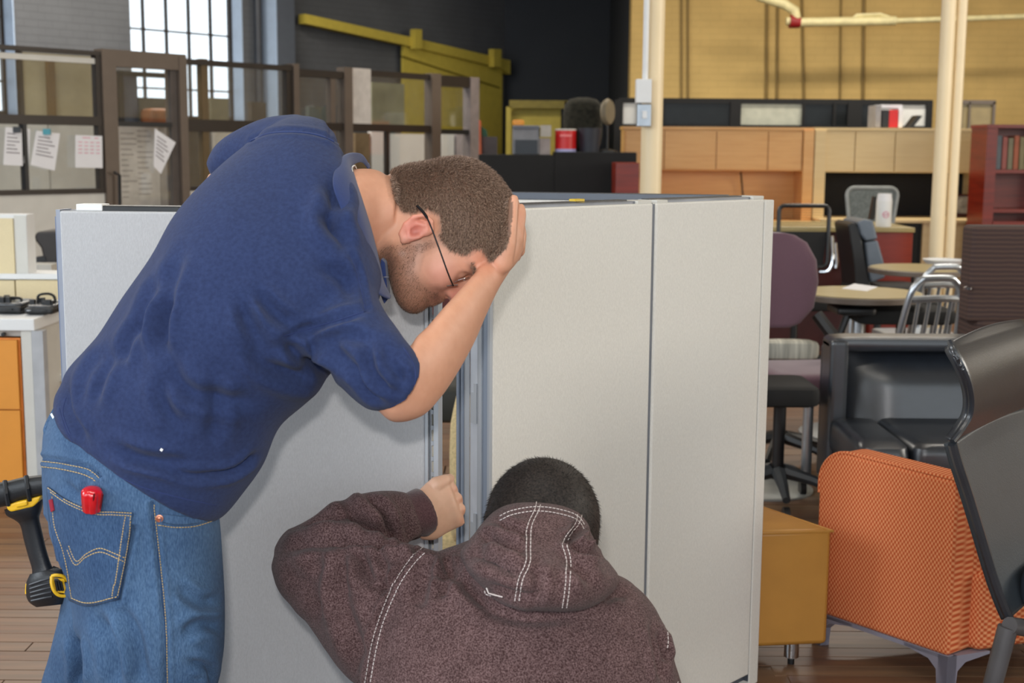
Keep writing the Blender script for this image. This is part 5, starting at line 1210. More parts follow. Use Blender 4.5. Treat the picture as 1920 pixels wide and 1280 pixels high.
def head_sdf(neck, ear=True, h=.0024):
    lo = np.array([-.16, -.16, -.1]); hi = np.array([.15, .185, .1]); N = ((hi - lo) / h).astype(int)
    f, u, s = np.meshgrid(*[lo[i] + np.arange(N[i]) * h for i in range(3)], indexing='ij'); sa = np.abs(s)
    ell = lambda c, r, ss=s: (lambda k0, k1: k0 * (k0 - 1) / (k1 + 1e-9))(np.sqrt(((f - c[0]) / r[0]) ** 2 + ((u - c[1]) / r[1]) ** 2 + ((ss - c[2]) / r[2]) ** 2), np.sqrt(((f - c[0]) / r[0] ** 2) ** 2 + ((u - c[1]) / r[1] ** 2) ** 2 + ((ss - c[2]) / r[2] ** 2) ** 2))
    def cap(a, b, r0, r1, ss=s):
        a, b = np.array(a), np.array(b); d = b - a; t = np.clip(((f - a[0]) * d[0] + (u - a[1]) * d[1] + (ss - a[2]) * d[2]) / (d @ d), 0, 1)
        return np.sqrt((f - a[0] - t * d[0]) ** 2 + (u - a[1] - t * d[1]) ** 2 + (ss - a[2] - t * d[2]) ** 2) - (r0 + (r1 - r0) * t)
    D = ell((.003, .068, 0), (.099, .092, .0755))
    D = smin(D, ell((-.042, .056, 0), (.068, .084, .069)), .03)
    D = smin(D, ell((-.084, .004, 0), (.044, .052, .048)), .03)
    D = smin(D, ell((.048, .012, 0), (.052, .078, .058)), .03)
    D = smin(D, ell((.06, .062, 0), (.042, .045, .06)), .02)          # forehead
    D = smin(D, cap((.015, -.045, .046), (.072, -.060, .014), .018, .018, sa), .03)   # jaw line
    D = smin(D, ell((.054, -.053, 0), (.046, .029, .036)), .025)
    D = smin(D, ell((.084, -.064, 0), (.018, .016, .020)), .02)          # chin
    D = smin(D, ell((.066, .0, .036), (.024, .024, .018), sa), .02)    # cheek
    D = smin(D, cap((.087, .048, .014), (.079, .05, .044), .011, .010, sa), .014)   # brow
    D = smax(D, -ell((.103, .031, .031), (.022, .013, .018), sa), .012)  # socket
    D = smin(D, ell((.079, .030, .031), (.013, .012, .013), sa), .004)  # eyelid ball
    D = smin(D, cap((.092, .042, 0), (.111, .010, 0), .008, .0115), .012)   # nose
    D = smin(D, ell((.112, .004, 0), (.013, .011, .012)), .008)
    D = smin(D, ell((.1, .0, .013), (.011, .008, .007), sa), .006)
    D = smin(D, cap((.1, -.020, 0), (.09, -.022, .022), .0095, .005, sa), .007)   # lips
    D = smin(D, cap((.1, -.033, 0), (.09, -.030, .020), .0095, .005, sa), .006)
    D = smax(D, -cap((.113, -.0265, 0), (.094, -.0265, .026), .0018, .0015, sa), .004)
    for (a, b, r0, r1) in neck: D = smin(D, cap(a, b, r0, r1), .03)
    if ear:
        u += .009
        e = ell((-.006, .002, .076), (.017, .027, .010), sa)
        e = smax(e, -ell((-.001, .0, .088), (.011, .018, .011), sa), .004)
        D = smin(D, e, .006)
        pts = [(.010, .016, .076), (.009, .027, .083), (-.004, .033, .088), (-.018, .027, .090), (-.023, .010, .089), (-.019, -.008, .085), (-.009, -.021, .080), (.004, -.024, .077), (.007, -.015, .075)]
        for a, b in zip(pts[:-1], pts[1:]): D = smin(D, cap(a, b, .0042, .0042, sa), .003)
        pts = [(.004, -.012, .081), (-.011, -.006, .084), (-.013, .008, .085), (-.004, .02, .084)]
        for a, b in zip(pts[:-1], pts[1:]): D = smin(D, cap(a, b, .0026, .0026, sa), .003)
        D = smin(D, cap((.009, .004, .078), (.007, -.007, .079), .0035, .0035, sa), .003)
        u -= .009
    D[[0, -1]] = .01; D[:, [0, -1]] = .01; D[:, :, [0, -1]] = .01
    return surface_nets(D, lo, h)
def inpoly(p, poly):
    poly = np.array(poly); x, y = p[:, 0], p[:, 1]; r = np.zeros(len(p), bool); j = len(poly) - 1
    for i in range(len(poly)):
        xi, yi = poly[i]; xj, yj = poly[j]; c = ((yi > y) != (yj > y)) & (x < (xj - xi) * (y - yi) / (yj - yi + 1e-12) + xi); r ^= c; j = i
    return r
def strands(v, f, n, mask, count, length, width, comb, seed=1, lift=.55, jit=.35):
    r = np.random.default_rng(seed); fm = mask[f].all(1); F = f[fm]
    ar = np.linalg.norm(np.cross(v[F[:, 2]] - v[F[:, 0]], v[F[:, 3]] - v[F[:, 1]]), axis=1); k = r.choice(len(F), count, p=ar / ar.sum())
    w = r.dirichlet([1, 1, 1, 1], count); q = F[k]; p = (v[q] * w[..., None]).sum(1); nn = (n[q] * w[..., None]).sum(1); nn /= np.linalg.norm(nn, axis=1)[:, None]
    c = comb(p); c -= nn * (c * nn).sum(1)[:, None]; c /= np.linalg.norm(c, axis=1)[:, None] + 1e-9
    d = nn * lift + c * (1 - lift) + r.normal(size=p.shape) * jit * .5; d /= np.linalg.norm(d, axis=1)[:, None]
    L = length * r.uniform(.6, 1.15, count)[:, None]; sd = np.cross(d, r.normal(size=p.shape)); sd /= np.linalg.norm(sd, axis=1)[:, None]
    a = p - nn * .0008; mid = a + d * L * .55; tip = a + d * L + c * L * .25
    V = np.stack([a - sd * width, a + sd * width, mid + sd * width * .8, mid - sd * width * .8, tip], 1).reshape(-1, 3); i = np.arange(count) * 5
    fs = np.stack([i, i + 1, i + 2, i + 3], 1).tolist() + np.stack([i + 3, i + 2, i + 4], 1).tolist()
    return V, fs

# ================================================================== the standing man
YH = 2.25
fA = np.array(cr) * .43 - np.array(cu) * .90; fA /= np.linalg.norm(fA); uA = np.cross(fA, np.cross(cr, cu)) * 0 + (np.array(cr) * .90 + np.array(cu) * .43); uA /= np.linalg.norm(uA); sA = -np.array(cf)
def rotm(ax, a): return np.array(Matrix.Rotation(a, 3, Vector(ax)))
Ry = rotm(uA, R(-7)); fA, sA = Ry @ fA, Ry @ sA
if np.dot(fA, cf) > 0: Ry2 = rotm(uA, R(14)); fA, sA = Ry2 @ fA, Ry2 @ sA
Mh = np.stack([fA, uA, sA], 1)
oA = P(787, 432, YH - .08) - sA * .082
hv, hf = head_sdf([((-.035, .0, 0), (-.09, -.105, 0), .056, .056), ((-.02, -.03, 0), (-.08, -.14, 0), .052, .056)])
hvw = hv @ Mh.T + oA
hg = G(); hg.v = [tuple(p) for p in hvw]; hg.f = [tuple(q) for q in hf]
sk = [hg]
# neck into the collar, trunk, arms, legs
sk.append(limb([S(745, 345, 735, 455, 2.25, .06), S(715, 322, 712, 476, 2.25, .068), S(690, 316, 702, 480, 2.24, .072), S(660, 318, 690, 480, 2.22, .072), S(620, 330, 660, 500, 2.2, .07)]))
sk.append(limb([S(140, 850, 390, 930, 2.14, .12), S(230, 640, 470, 820, 2.14, .12), S(330, 470, 570, 720, 2.15, .12), S(470, 290, 680, 600, 2.2, .11), S(600, 290, 690, 500, 2.22, .06)]))
# right arm
sk.append(limb([S(690, 520, 590, 640, 2.06, .05), S(735, 600, 650, 725, 2.02, .052), S(757, 642, 700, 762, 2.0, .052), S(768, 650, 738, 791, 1.995, .05), S(782, 630, 789, 781, 2.01, .05), S(802, 611, 824, 748, 2.04, .05), S(832, 576, 856, 702, 2.08, .047), S(866, 539, 889, 643, 2.13, .042), S(893, 508, 912, 590, 2.17, .037), S(912, 484, 936, 540, 2.205, .031), S(928, 462, 956, 508, 2.23, .028), S(936, 452, 966, 484, 2.245, .022)]))
# right hand: palm on the crown of the head, thumb nearest, fingers behind it
pp = lambda x, y, Y: P(x, y, Y)
sk += chain([pp(938, 490, 2.20), pp(950, 455, 2.195), pp(958, 415, 2.20), pp(963, 374, 2.21)], [.022, .0165, .0115, .0088])
sk.append(limb([S(930, 470, 958, 506, 2.23, .03), S(942, 440, 976, 482, 2.25, .036), S(950, 415, 981, 455, 2.26, .036), S(955, 400, 979, 430, 2.265, .032)]))
sk += chain([pp(968, 452, 2.245), pp(974, 425, 2.245), pp(978, 400, 2.25), pp(977, 389, 2.255)], [.0125, .0095, .0085, .0072])
sk += chain([pp(972, 462, 2.27), pp(977, 440, 2.275), pp(972, 405, 2.28), pp(966, 380, 2.285)], [.0125, .010, .0088, .0075])
sk += chain([pp(972, 470, 2.29), pp(976, 455, 2.298), pp(972, 425, 2.305), pp(964, 405, 2.31)], [.012, .0095, .0085, .0075])
sk += chain([pp(966, 480, 2.305), pp(972, 468, 2.315), pp(968, 445, 2.325), pp(962, 428, 2.33)], [.011, .0085, .0078, .0068])
# left arm, mostly hidden behind the trunk
sk += chain([pp(560, 280, 2.36), pp(450, 330, 2.43), pp(424, 345, 2.44)], [.05, .04, .036])
sk += chain([pp(420, 352, 2.44), pp(440, 460, 2.42), pp(470, 560, 2.40)], [.036, .035, .028])
sk += chain([pp(472, 566, 2.40), pp(490, 610, 2.395)], [.03, .032])
for k, (a, b, c) in enumerate((((478, 622), (480, 650), (486, 668)), ((487, 626), (494, 656), (500, 676)), ((497, 626), (507, 655), (513, 672)), ((505, 620), (518, 644), (524, 658)))):
    sk += chain([pp(*a, 2.395), pp(*b, 2.39), pp(*c, 2.38)], [.0105, .009, .0075])
sk += chain([pp(500, 585, 2.38), pp(520, 600, 2.37), pp(532, 620, 2.365)], [.013, .011, .009])
# legs and feet
sk += chain([pp(300, 960, 2.10), (P(285, 1300, 2.10)), (P(262, 1690, 2.14))], [.095, .065, .045])
sk += chain([pp(200, 960, 2.22), (P(190, 1300, 2.34)), (P(165, 1660, 2.44))], [.095, .065, .045])
bv, bf = remesh(sk, .003)
bv = smooth(bv, bf, 2, .45)
# tones: stubble, ear, lips, hands
loc = (bv - oA) @ Mh
fu = loc[:, :2]; onhead = (np.abs(loc[:, 2]) < .1) & (loc[:, 0] > -.15) & (loc[:, 0] < .14) & (loc[:, 1] > -.12)
cran = ~inpoly(proj(bv), [(952, 330), (960, 372), (961, 405), (958, 440), (950, 464), (936, 480), (921, 493), (900, 560), (1020, 560), (1020, 330)])
base = np.array(rgb(214, 160, 132)[:3]); col = np.tile(base, (len(bv), 1))
def blend(mask, c, k=1.0):
    w = (mask * k)[:, None]; col[:] = col * (1 - w) + np.array(c[:3]) * w
g2 = lambda p, r: np.exp(-((fu[:, 0] - p[0]) ** 2 + (fu[:, 1] - p[1]) ** 2) / r ** 2) * onhead
blend(g2((.075, .0), .03), rgb(205, 134, 122), .5); blend(g2((.12, .005), .017), rgb(220, 128, 120), .8); blend(g2((-.006, -.007), .03) * (np.abs(loc[:, 2]) > .074), rgb(222, 128, 116), .75)
blend(g2((.085, .07), .03), rgb(206, 126, 100), .5); blend(g2((.1, -.026), .009), rgb(176, 104, 94), .7)
beard = [(.016, .02), (.034, .024), (.030, -.015), (.055, -.035), (.085, -.028), (.094, -.010), (.13, -.010), (.14, -.12), (.0, -.12), (-.012, -.06), (.006, -.03)]
def softpoly(poly, sig=.006):
    acc = np.zeros(len(bv))
    for (a, b) in ((0, 0), (sig, 0), (-sig, 0), (0, sig), (0, -sig), (sig * .7, sig * .7), (-sig * .7, -sig * .7)): acc += inpoly(fu + np.array([a, b]), poly)
    return acc / 7 * onhead
bd = softpoly(beard, .008); blend(bd, rgb(128, 92, 76), .62)
hairp = [(.104, .098), (.086, .080), (.062, .077), (.067, .05), (.045, .03), (.018, .024), (.010, .034), (-.012, .040), (-.030, .026), (-.036, .0), (-.044, -.014), (-.07, -.018), (-.100, -.012), (-.16, .0), (-.16, .2), (.16, .2), (.16, .1)]
hm = softpoly(hairp, .006) * cran; blend(hm, rgb(84, 64, 52), .8)
blend(np.exp(-((fu[:, 0] + .001) ** 2 + (fu[:, 1] + .009) ** 2) / .009 ** 2) * (np.abs(loc[:, 2]) > .07) * (np.abs(loc[:, 2]) < .0835) * onhead, rgb(150, 80, 70), .6)  # shade in the hollow of the ear, darkened into the skin colour
blend(np.exp(-((fu[:, 0] - .090) ** 2 / .012 ** 2 + (fu[:, 1] - .049) ** 2 / .006 ** 2)) * onhead, rgb(92, 66, 54), .7)
man = mk('person', bv, bf, M_SKIN, None, col, origin=np.array([P(260, 1700, 2.2)[0], 2.2, 0.0]))
tag(man, 'standing man bent over in navy polo shirt and jeans, hand on his head', 'person')
bn = normals(bv, bf)
nearhand = bv[:, 0] > 9
mask = (hm > .5) & onhead
comb = lambda p: np.tile(fA * .9 + uA * -.1, (len(p), 1)) + np.cross(p - (oA + uA * .15 - fA * .03), sA) * 4
notarm = mask & cran & ~((proj(bv)[:, 0] > 955) | ((proj(bv)[:, 1] > 488) & (proj(bv)[:, 0] > 925)))
V, F = strands(bv, bf, bn, notarm, 60000, .0095, .0004, comb, 2)
part('hair', (V, F), M_HAIR, man, world=True, kind='stuff', label='short cropped brown hair')
V, F = strands(bv, bf, bn, (bd > .6) & (loc[:, 1] > -.11), 9000, .0042, .00022, lambda p: np.tile(fA * .4 - uA * .6, (len(p), 1)), 3, .5)
part('beard_stubble', (V, F), mat('stubble_hair', rgb(70, 50, 40), .6, var=0, c2=rgb(120, 92, 70), scale=300), man, world=True, kind='stuff')
V, F = strands(bv, bf, bn, inpoly(fu, [(.082, .045), (.098, .045), (.098, .054), (.080, .056)]) & onhead, 500, .007, .0003, lambda p: np.tile(-fA * .3 + uA * .5, (len(p), 1)), 4, .3)
part('eyebrow', (V, F), M_HAIR, man, world=True, kind='stuff')

# polo shirt
torso = limb([S(104, 772, 411, 966, 2.13, .165, -6, 52), S(112, 730, 432, 950, 2.13, .17, -4, 40), S(128, 690, 452, 930, 2.13, .172), S(180, 636, 494, 872, 2.13, .172), S(230, 558, 522, 800, 2.13, .175), S(281, 480, 572, 752, 2.13, .175), S(325, 405, 612, 706, 2.14, .172, 0, 0, .02), S(388, 336, 655, 655, 2.16, .165, 0, 0, .04), S(450, 280, 690, 600, 2.19, .155, 0, 0, .07), S(532, 224, 712, 560, 2.21, .14, 0, 0, .10), S(606, 226, 716, 520, 2.23, .11, 0, 0, .08), S(640, 285, 706, 480, 2.24, .078, 0, 0, .04), S(652, 302, 690, 450, 2.25, .055, 0, 0, .02)], 5, 48)
sleeve = limb([S(690, 500, 545, 600, 2.10, .08), S(712, 560, 560, 632, 2.06, .088), S(728, 590, 605, 682, 2.035, .086), S(745, 614, 652, 738, 2.01, .082), S(757, 636, 690, 768, 1.998, .078, 18, 4), S(768, 655, 712, 771, 1.995, .074, 44, 10)], 5, 36)
sleeve2 = limb([S(565, 214, 560, 330, 2.33, .09), S(500, 219, 500, 350, 2.38, .08), S(440, 244, 455, 350, 2.43, .07), S(402, 272, 420, 345, 2.45, .06), S(383, 306, 396, 338, 2.46, .045)], 5, 30)
sv, sf = remesh([torso, sleeve, sleeve2], .0048)
sv = smooth(sv, sf, 8, .5)
FO = [([(531, 632), (575, 618), (630, 600), (686, 583)], 9, .005), ([(657, 478), (670, 505), (680, 545), (687, 580)], 5, .0028, 'seam'),
      ([(535, 638), (560, 668), (600, 690), (616, 706)], 12, .010), ([(452, 560), (468, 610), (500, 650), (545, 668)], 14, .007), ([(480, 545), (520, 590), (560, 612)], 12, .006),
      ([(455, 640), (495, 680), (550, 700), (605, 700)], 16, .009), ([(320, 665), (335, 720), (390, 745), (470, 752)], 16, .006), ([(300, 700), (310, 760), (335, 800)], 14, .005),
      ([(262, 600), (240, 640), (228, 690)], 10, .0045), ([(300, 515), (272, 580), (262, 640)], 11, .0045), ([(318, 560), (300, 610), (296, 660)], 12, .005), ([(340, 470), (318, 530), (305, 600), (310, 680)], 13, .005), ([(225, 650), (190, 700), (170, 760)], 13, .005), ([(200, 650), (165, 700), (148, 760)], 9, .004),
      ([(130, 720), (128, 770), (160, 830)], 10, .005), ([(210, 840), (260, 858), (320, 866), (352, 872)], 12, .006), ([(225, 862), (290, 872), (350, 892), (400, 890), (440, 880)], 8, .005), ([(400, 892), (440, 880), (480, 850)], 7, .006), ([(402, 690), (405, 760), (400, 830)], 16, .004),
      ([(620, 340), (628, 380), (618, 420), (640, 450)], 16, .007), ([(600, 400), (632, 425), (650, 470)], 12, .005), ([(600, 500), (640, 520), (660, 560)], 14, .004),
     
      ([(470, 264), (505, 250), (560, 248), (605, 256), (642, 276)], 4, .0018, 'seam'), ([(614, 230), (618, 245), (617, 262)], 3.5, .003, 'seam'),
      ([(690, 640), (700, 700), (740, 740)], 10, .005), ([(720, 640), (735, 690), (765, 715)], 10, .004), ([(660, 690), (690, 735), (720, 755)], 8, .004), ([(620, 640), (650, 680), (680, 700)], 12, .004), ([(600, 640), (640, 630), (700, 640)], 12, .0035), ([(740, 640), (750, 700), (745, 750)], 9, .003)]
sv = folds(sv, sf, FO)
sv = wobble(sv, sf, .003, 20, 3); sv = smooth(sv, sf, 3, .5)
shirt = mk('polo_shirt', sv, sf, M_SHIRT, man, label='navy blue polo shirt')
TS = tree_of(sv, sf)
hem1 = [(107, 775), (122, 822), (150, 858), (200, 892), (260, 922), (330, 942), (400, 957)]
part('hem_seam', seam(TS, [[(x + 4, y - 10) for (x, y) in hem1], [(124, 745), (118, 775), (132, 815)]], .0011, -.0002), M_DKT, shirt, world=True, smooth=True)
part('shoulder_seam', seam(TS, [[(657, 478), (668, 505), (678, 545), (685, 580)], [(532, 630), (580, 616), (640, 598), (685, 583)], [(614, 231), (617, 245), (616, 260)]], .0011, -.0003), M_DKT, shirt, world=True, smooth=True)
part('yoke_seam', seam(TS, [[(470, 264), (505, 250), (560, 248), (605, 256), (640, 274)]], .0016, .0002), M_SHIRT2, shirt, world=True, smooth=True)
part('sleeve_hem', seam(TS, [[(757, 652), (775, 682), (779, 712), (768, 742), (730, 764)]], .001, -.0002), M_DKT, shirt, world=True, smooth=True)
g = G(); q, _ = hitp(TS, 303, 843, .001); g.box(q, (.004, .002, .004), M=Matrix.Rotation(.6, 3, 'Y')); part('lint', g, M_PAPER, shirt, world=True)
# collar
inner = np.array([P(734, 556, 2.165), P(722, 525, 2.155), P(713, 482, 2.15), P(700, 428, 2.155), P(684, 376, 2.17), P(669, 330, 2.20), P(664, 312, 2.25), P(680, 305, 2.31), P(692, 318, 2.34)])
roll = np.array([P(736, 556, 2.15), P(716, 528, 2.13), P(704, 486, 2.115), P(688, 430, 2.115), P(670, 376, 2.13), P(652, 322, 2.17), P(656, 291, 2.24), P(682, 288, 2.32), P(696, 316, 2.36)])
outer = np.array([P(733, 557, 2.13), P(710, 545, 2.10), P(686, 505, 2.085), P(666, 452, 2.082), P(646, 396, 2.10), P(628, 340, 2.13), P(640, 297, 2.21), P(664, 286, 2.29), P(694, 306, 2.37)])
outer = outer - np.array([[0, .03, 0]]) * np.sin(np.linspace(.3, math.pi, 9))[:, None] ** .5; roll = roll - np.array([[0, .03, 0]]) * np.sin(np.linspace(.3, math.pi, 9))[:, None] ** .5; inner = inner - np.array([[0, .012, 0]]) * np.sin(np.linspace(.3, math.pi, 9))[:, None]
rows = [catmull(x, 6) for x in (inner, roll * .55 + inner * .45 + np.array([0, 0, .004]), roll, roll * .5 + outer * .5 - np.array([0, .004, 0]), outer)]
n_ = len(rows[0]); cv = np.concatenate(rows); cfc = [(j * n_ + i, j * n_ + i + 1, (j + 1) * n_ + i + 1, (j + 1) * n_ + i) for j in range(4) for i in range(n_ - 1)]
part('collar', (cv, cfc), M_SHIRT2, shirt, world=True, smooth='all', solid=.003, sub=1, label='turned-down navy collar')
part('placket', G().prism([P(714, 485, 2.17), P(722, 492, 2.17), P(728, 560, 2.17), P(720, 570, 2.17), P(708, 540, 2.17)], (0, .04, 0)), M_SHIRT2, shirt, world=True, bevel=.002)
g = G(); g.lathe([(.0045, 0), (.005, .001), (.001, .002)], P(724, 520, 2.165)); part('button', g, mat('grey_button', rgb(120, 126, 146), .3), shirt, world=True)
g = G(); pts = catmull([P(660, 322, 2.185), P(660, 314, 2.20), P(664, 311, 2.22), P(668, 318, 2.24)], 6)
for p_ in pts: g.v += [tuple(map(float, x)) for x in ball(p_, .0019, n=6).v]; g.f += [tuple(i + len(g.v) - 60 for i in q) for q in ball(p_, .0019, n=6).f]
part('necklace', g, M_CHROME, man, world=True, smooth=True)
# glasses
hd = lambda f_, u_, s_: oA + fA * f_ + uA * u_ + sA * s_
gl = part('glasses', G().tube(catmull([P(781, 385, 2.155), P(796, 401, 2.155), P(806, 420, 2.15), P(822, 462, 2.15), P(840, 512, 2.155), P(850, 536, 2.165)], 5), [.0024 if i < 8 else .0013 for i in range(26)], 8), mat('black_temple', rgb(22, 20, 22), .25), man, world=True, smooth=True, label='thin black framed rimless glasses')
part('hinge', G().tube([P(838, 536, 2.16), P(858, 534, 2.17)], .0012, 6), M_CHROME, gl, world=True)
def lens(cx, cy, Y, w, h):
    r_ = [(w / 2 * math.copysign(abs(math.cos(a)) ** .7, math.cos(a)), h / 2 * math.copysign(abs(math.sin(a)) ** .7, math.sin(a))) for a in np.linspace(0, 2 * math.pi, 24, endpoint=False)]
    c = P(cx, cy, Y); ax = sA * .8 + fA * .10; ax /= np.linalg.norm(ax); up = uA * .95 + fA * .12; nf = np.cross(ax, up); return G().prism([c + ax * x + up * y for (x, y) in r_], nf * .0012), [c + ax * x + up * y for (x, y) in r_]
LG = glass_mat('lens_glass', tint=(.97, .97, .97), refl=.12)
for (cx, cy, Y) in ((866, 525, 2.19), (884, 518, 2.25)):
    a, b = lens(cx, cy, Y, .046, .028); part('lens', a, LG, gl, world=True); part('lens_rim', G().tube(b, .0005, 5, close=True), M_CHROME, gl, world=True, smooth=True)
part('bridge', G().tube([P(862, 520, 2.215), P(872, 514, 2.225), P(882, 514, 2.235)], .001, 6), M_BLACK, gl, world=True)
part('nose_pad', G().tube([P(862, 517, 2.21), P(870, 519, 2.205), P(876, 513, 2.22)], .0014, 6), M_CHROME, gl, world=True)
part('far_temple', G().tube([P(880, 535, 2.30), P(850, 430, 2.34)], .0012, 6), M_BLACK, gl, world=True)

# jeans
j1 = limb([S(108, 762, 400, 900, 2.13, .145, 0, 30), S(84, 800, 404, 930, 2.13, .15, 0, 20), S(77, 850, 409, 965, 2.13, .155), S(76, 905, 413, 1010, 2.13, .156), S(84, 975, 417, 1060, 2.13, .152), S(104, 1050, 421, 1110, 2.12, .145), S(126, 1110, 422, 1160, 2.11, .138), S(140, 1180, 419, 1220, 2.10, .13), S(148, 1260, 408, 1290, 2.10, .122), S(165, 1360, 395, 1380, 2.10, .11), S(180, 1480, 375, 1490, 2.11, .10), S(175, 1620, 360, 1620, 2.13, .095), S(170, 1716, 355, 1716, 2.14, .09)], 5, 44)
j2 = limb([S(110, 960, 360, 1020, 2.22, .12), S(118, 1100, 350, 1150, 2.26, .12), S(95, 1220, 320, 1240, 2.29, .11), S(74, 1290, 300, 1300, 2.32, .10), S(70, 1400, 270, 1400, 2.36, .10), S(80, 1540, 255, 1540, 2.40, .09), S(78, 1650, 250, 1650, 2.43, .085)], 5, 36)
jv, jf = remesh([j1, j2], .005); jv = smooth(jv, jf, 6, .5)
JF = [([(82, 975), (105, 1040), (126, 1100)], 7, .006), ([(250, 990), (235, 1060), (222, 1125)], 6, .003, 'seam'), ([(286, 945), (299, 1060), (309, 1170), (312, 1290)], 5, .003, 'seam'), ([(225, 1140), (255, 1190), (270, 1280)], 14, .005), ([(180, 1150), (210, 1210), (220, 1290)], 14, .005), ([(330, 1100), (380, 1130), (420, 1120)], 12, .004), ([(340, 1190), (380, 1170), (420, 1180)], 12, .004), ([(140, 1190), (150, 1240), (148, 1290)], 10, .006), ([(350, 1240), (390, 1250), (400, 1290)], 9, .004), ([(120, 905), (150, 930), (160, 900)], 8, .002), ([(79, 860), (120, 866), (165, 876), (186, 892)], 5, .002, 'seam')]
jv = folds(jv, jf, JF); jv = wobble(jv, jf, .002, 30, 8)
jeans = mk('jeans', jv, jf, M_DENIM, man, label='faded blue denim jeans'); TJ = tree_of(jv, jf)
pk = patch(TJ, [(92, 911), (128, 936), (176, 955), (212, 957), (250, 960)], [(134, 1124), (160, 1134), (190, 1131), (222, 1121)], .0022, left=(-10, 0))
pko = part('back_pocket', pk, M_DENIMD, jeans, world=True, smooth='all', solid=.002)
TP_ = BVHTree.FromPolygons([tuple(p) for p in pk[0]], pk[1])
sp_ = lambda T, paths, m, nm, par, **k: part(nm, stitch(T, paths, **k), m, par, world=True, kind='stuff')
sp_(TP_, [[(97, 922), (130, 944), (176, 962), (212, 964), (246, 966)], [(92, 914), (128, 938), (176, 957), (212, 959), (248, 961)], [(136, 1120), (160, 1129), (190, 1126), (219, 1117)], [(246, 966), (238, 1020), (228, 1075), (219, 1117)], [(236, 968), (228, 1022), (219, 1075), (211, 1116)], [(100, 930), (104, 985), (122, 1040), (136, 1118)],
         [(128, 1030), (143, 1058), (162, 1044), (188, 1034), (212, 1042), (232, 1052)], [(131, 1022), (145, 1051), (164, 1037), (188, 1027), (212, 1035), (234, 1045)]], M_TAN, 'stitching', pko, w=.0008, dash=3.5, gap=1.6, off=.0022)
part('waistband_seam', seam(TJ, [[(79, 861), (120, 866), (165, 876), (190, 894)], [(286, 942), (299, 1060), (309, 1170), (312, 1290)]], .0016, .0003), M_DENIMD, jeans, world=True, smooth=True)
sp_(TJ, [[(80, 866), (120, 871), (165, 881), (186, 897)], [(80, 874), (120, 879), (160, 889), (180, 901)], [(290, 945), (303, 1060), (313, 1170), (316, 1290)], [(298, 984), (330, 988), (365, 986), (398, 976)], [(298, 975), (330, 979), (365, 977), (398, 966)]], M_TAN, 'seam_stitching', jeans, w=.0007, dash=3.5, gap=1.8, off=.0018)
fp_ = patch(TJ, [(300, 962), (330, 966), (365, 968), (398, 962)], [(300, 978), (330, 983), (365, 981), (400, 972)], .0015, 14, 4); part('front_pocket_edge', fp_, M_DENIM, jeans, world=True, smooth='all', solid=.002)
q, nn_ = hitp(TJ, 299, 971, .001); zr = Vector(nn_).to_track_quat('Z', 'Y').to_matrix(); part('rivet', G().lathe([(.0058, 0), (.006, .0015), (.004, .002), (.0035, .001), (.002, .0022), (.0003, .0025)], q, 16, M=zr), mat('copper_rivet', rgb(196, 130, 104), .35, metal=.7), jeans, world=True, smooth=True)
tb = patch(TJ, [(99, 936), (104, 934)], [(103, 958), (108, 955)], .005, 3, 6); part('pocket_tab', tb, mat('dark_red_tab', rgb(150, 24, 48), .6), jeans, world=True, solid=.002)
bl = G(); bl.tube(catmull([P(104, 768, 2.12), P(93, 788, 2.11), P(86, 806, 2.10), P(90, 812, 2.10)], 4), .0045, 8); part('belt_loop', bl, M_DENIM, jeans, world=True, smooth=True)
part('buckle', G().tube([P(98, 776, 2.10), P(107, 792, 2.09)], .0035, 6), M_BRUSHED, jeans, world=True)
for (px_, Ys_, nm) in ((262, 2.14, 0), (165, 2.43, 1)):
    c = P(px_, 1690, Ys_); g = cushion((c[0] + .05, Ys_ + .0, .055), (.29, .10, .10), .045, R(20)); part('shoe', g, mat('work_boot', rgb(84, 62, 44), .7, bump=.3), man, world=True, smooth=True)

# screwdriver in the pocket
sd_ = thing('screwdriver', 'red handled screwdriver sticking out of the jeans back pocket', 'screwdriver', P(180, 960, 1.96))
h0 = hitp(TJ, 179, 955, .009)[0]; h1 = hitp(TJ, 184, 912, .016)[0]; ax = h1 - h0; L_s = np.linalg.norm(ax); Mz = Vector(ax).to_track_quat('Z', 'Y').to_matrix()
m_sr = mat('translucent_red', rgb(206, 20, 34), .18, var=.12, scale=40, spec=.7, coat=.5)
rings = []
for (t_, r_) in ((.04, .013), (.1, .0145), (.75, .016), (.9, .0155), (.98, .012), (1.02, .006)):
    ring = []
    for k in range(48):
        a = 2 * math.pi * k / 48; rr_s = r_ * (1 - .13 * max(0, math.cos(a * 6)) ** 2 * (t_ < .95)); p = Mz @ Vector((rr_s * math.cos(a), rr_s * math.sin(a), t_ * L_s)); ring.append(h0 + np.array(p))
    rings.append(ring)
g = G(); g.loft(rings); part('grip', g, m_sr, sd_, world=True, smooth='all')
for (a0, a1) in (((172, 952), (177, 926)), ((188, 952), (192, 926))):
    part('flute', G().tube([P(*a0, float(h0[1]) - .0135), P(*a1, float(h1[1]) - .0145)], .0016, 6), mat('dark_flute', rgb(110, 8, 18), .3), sd_, world=True, smooth=True); part('shaft', G().cyl(h0 - ax * 1.6 + np.array([0, .06, 0]), h0 + ax * .2 + np.array([0, .01, 0]), .003), M_CHROME, sd_, world=True)

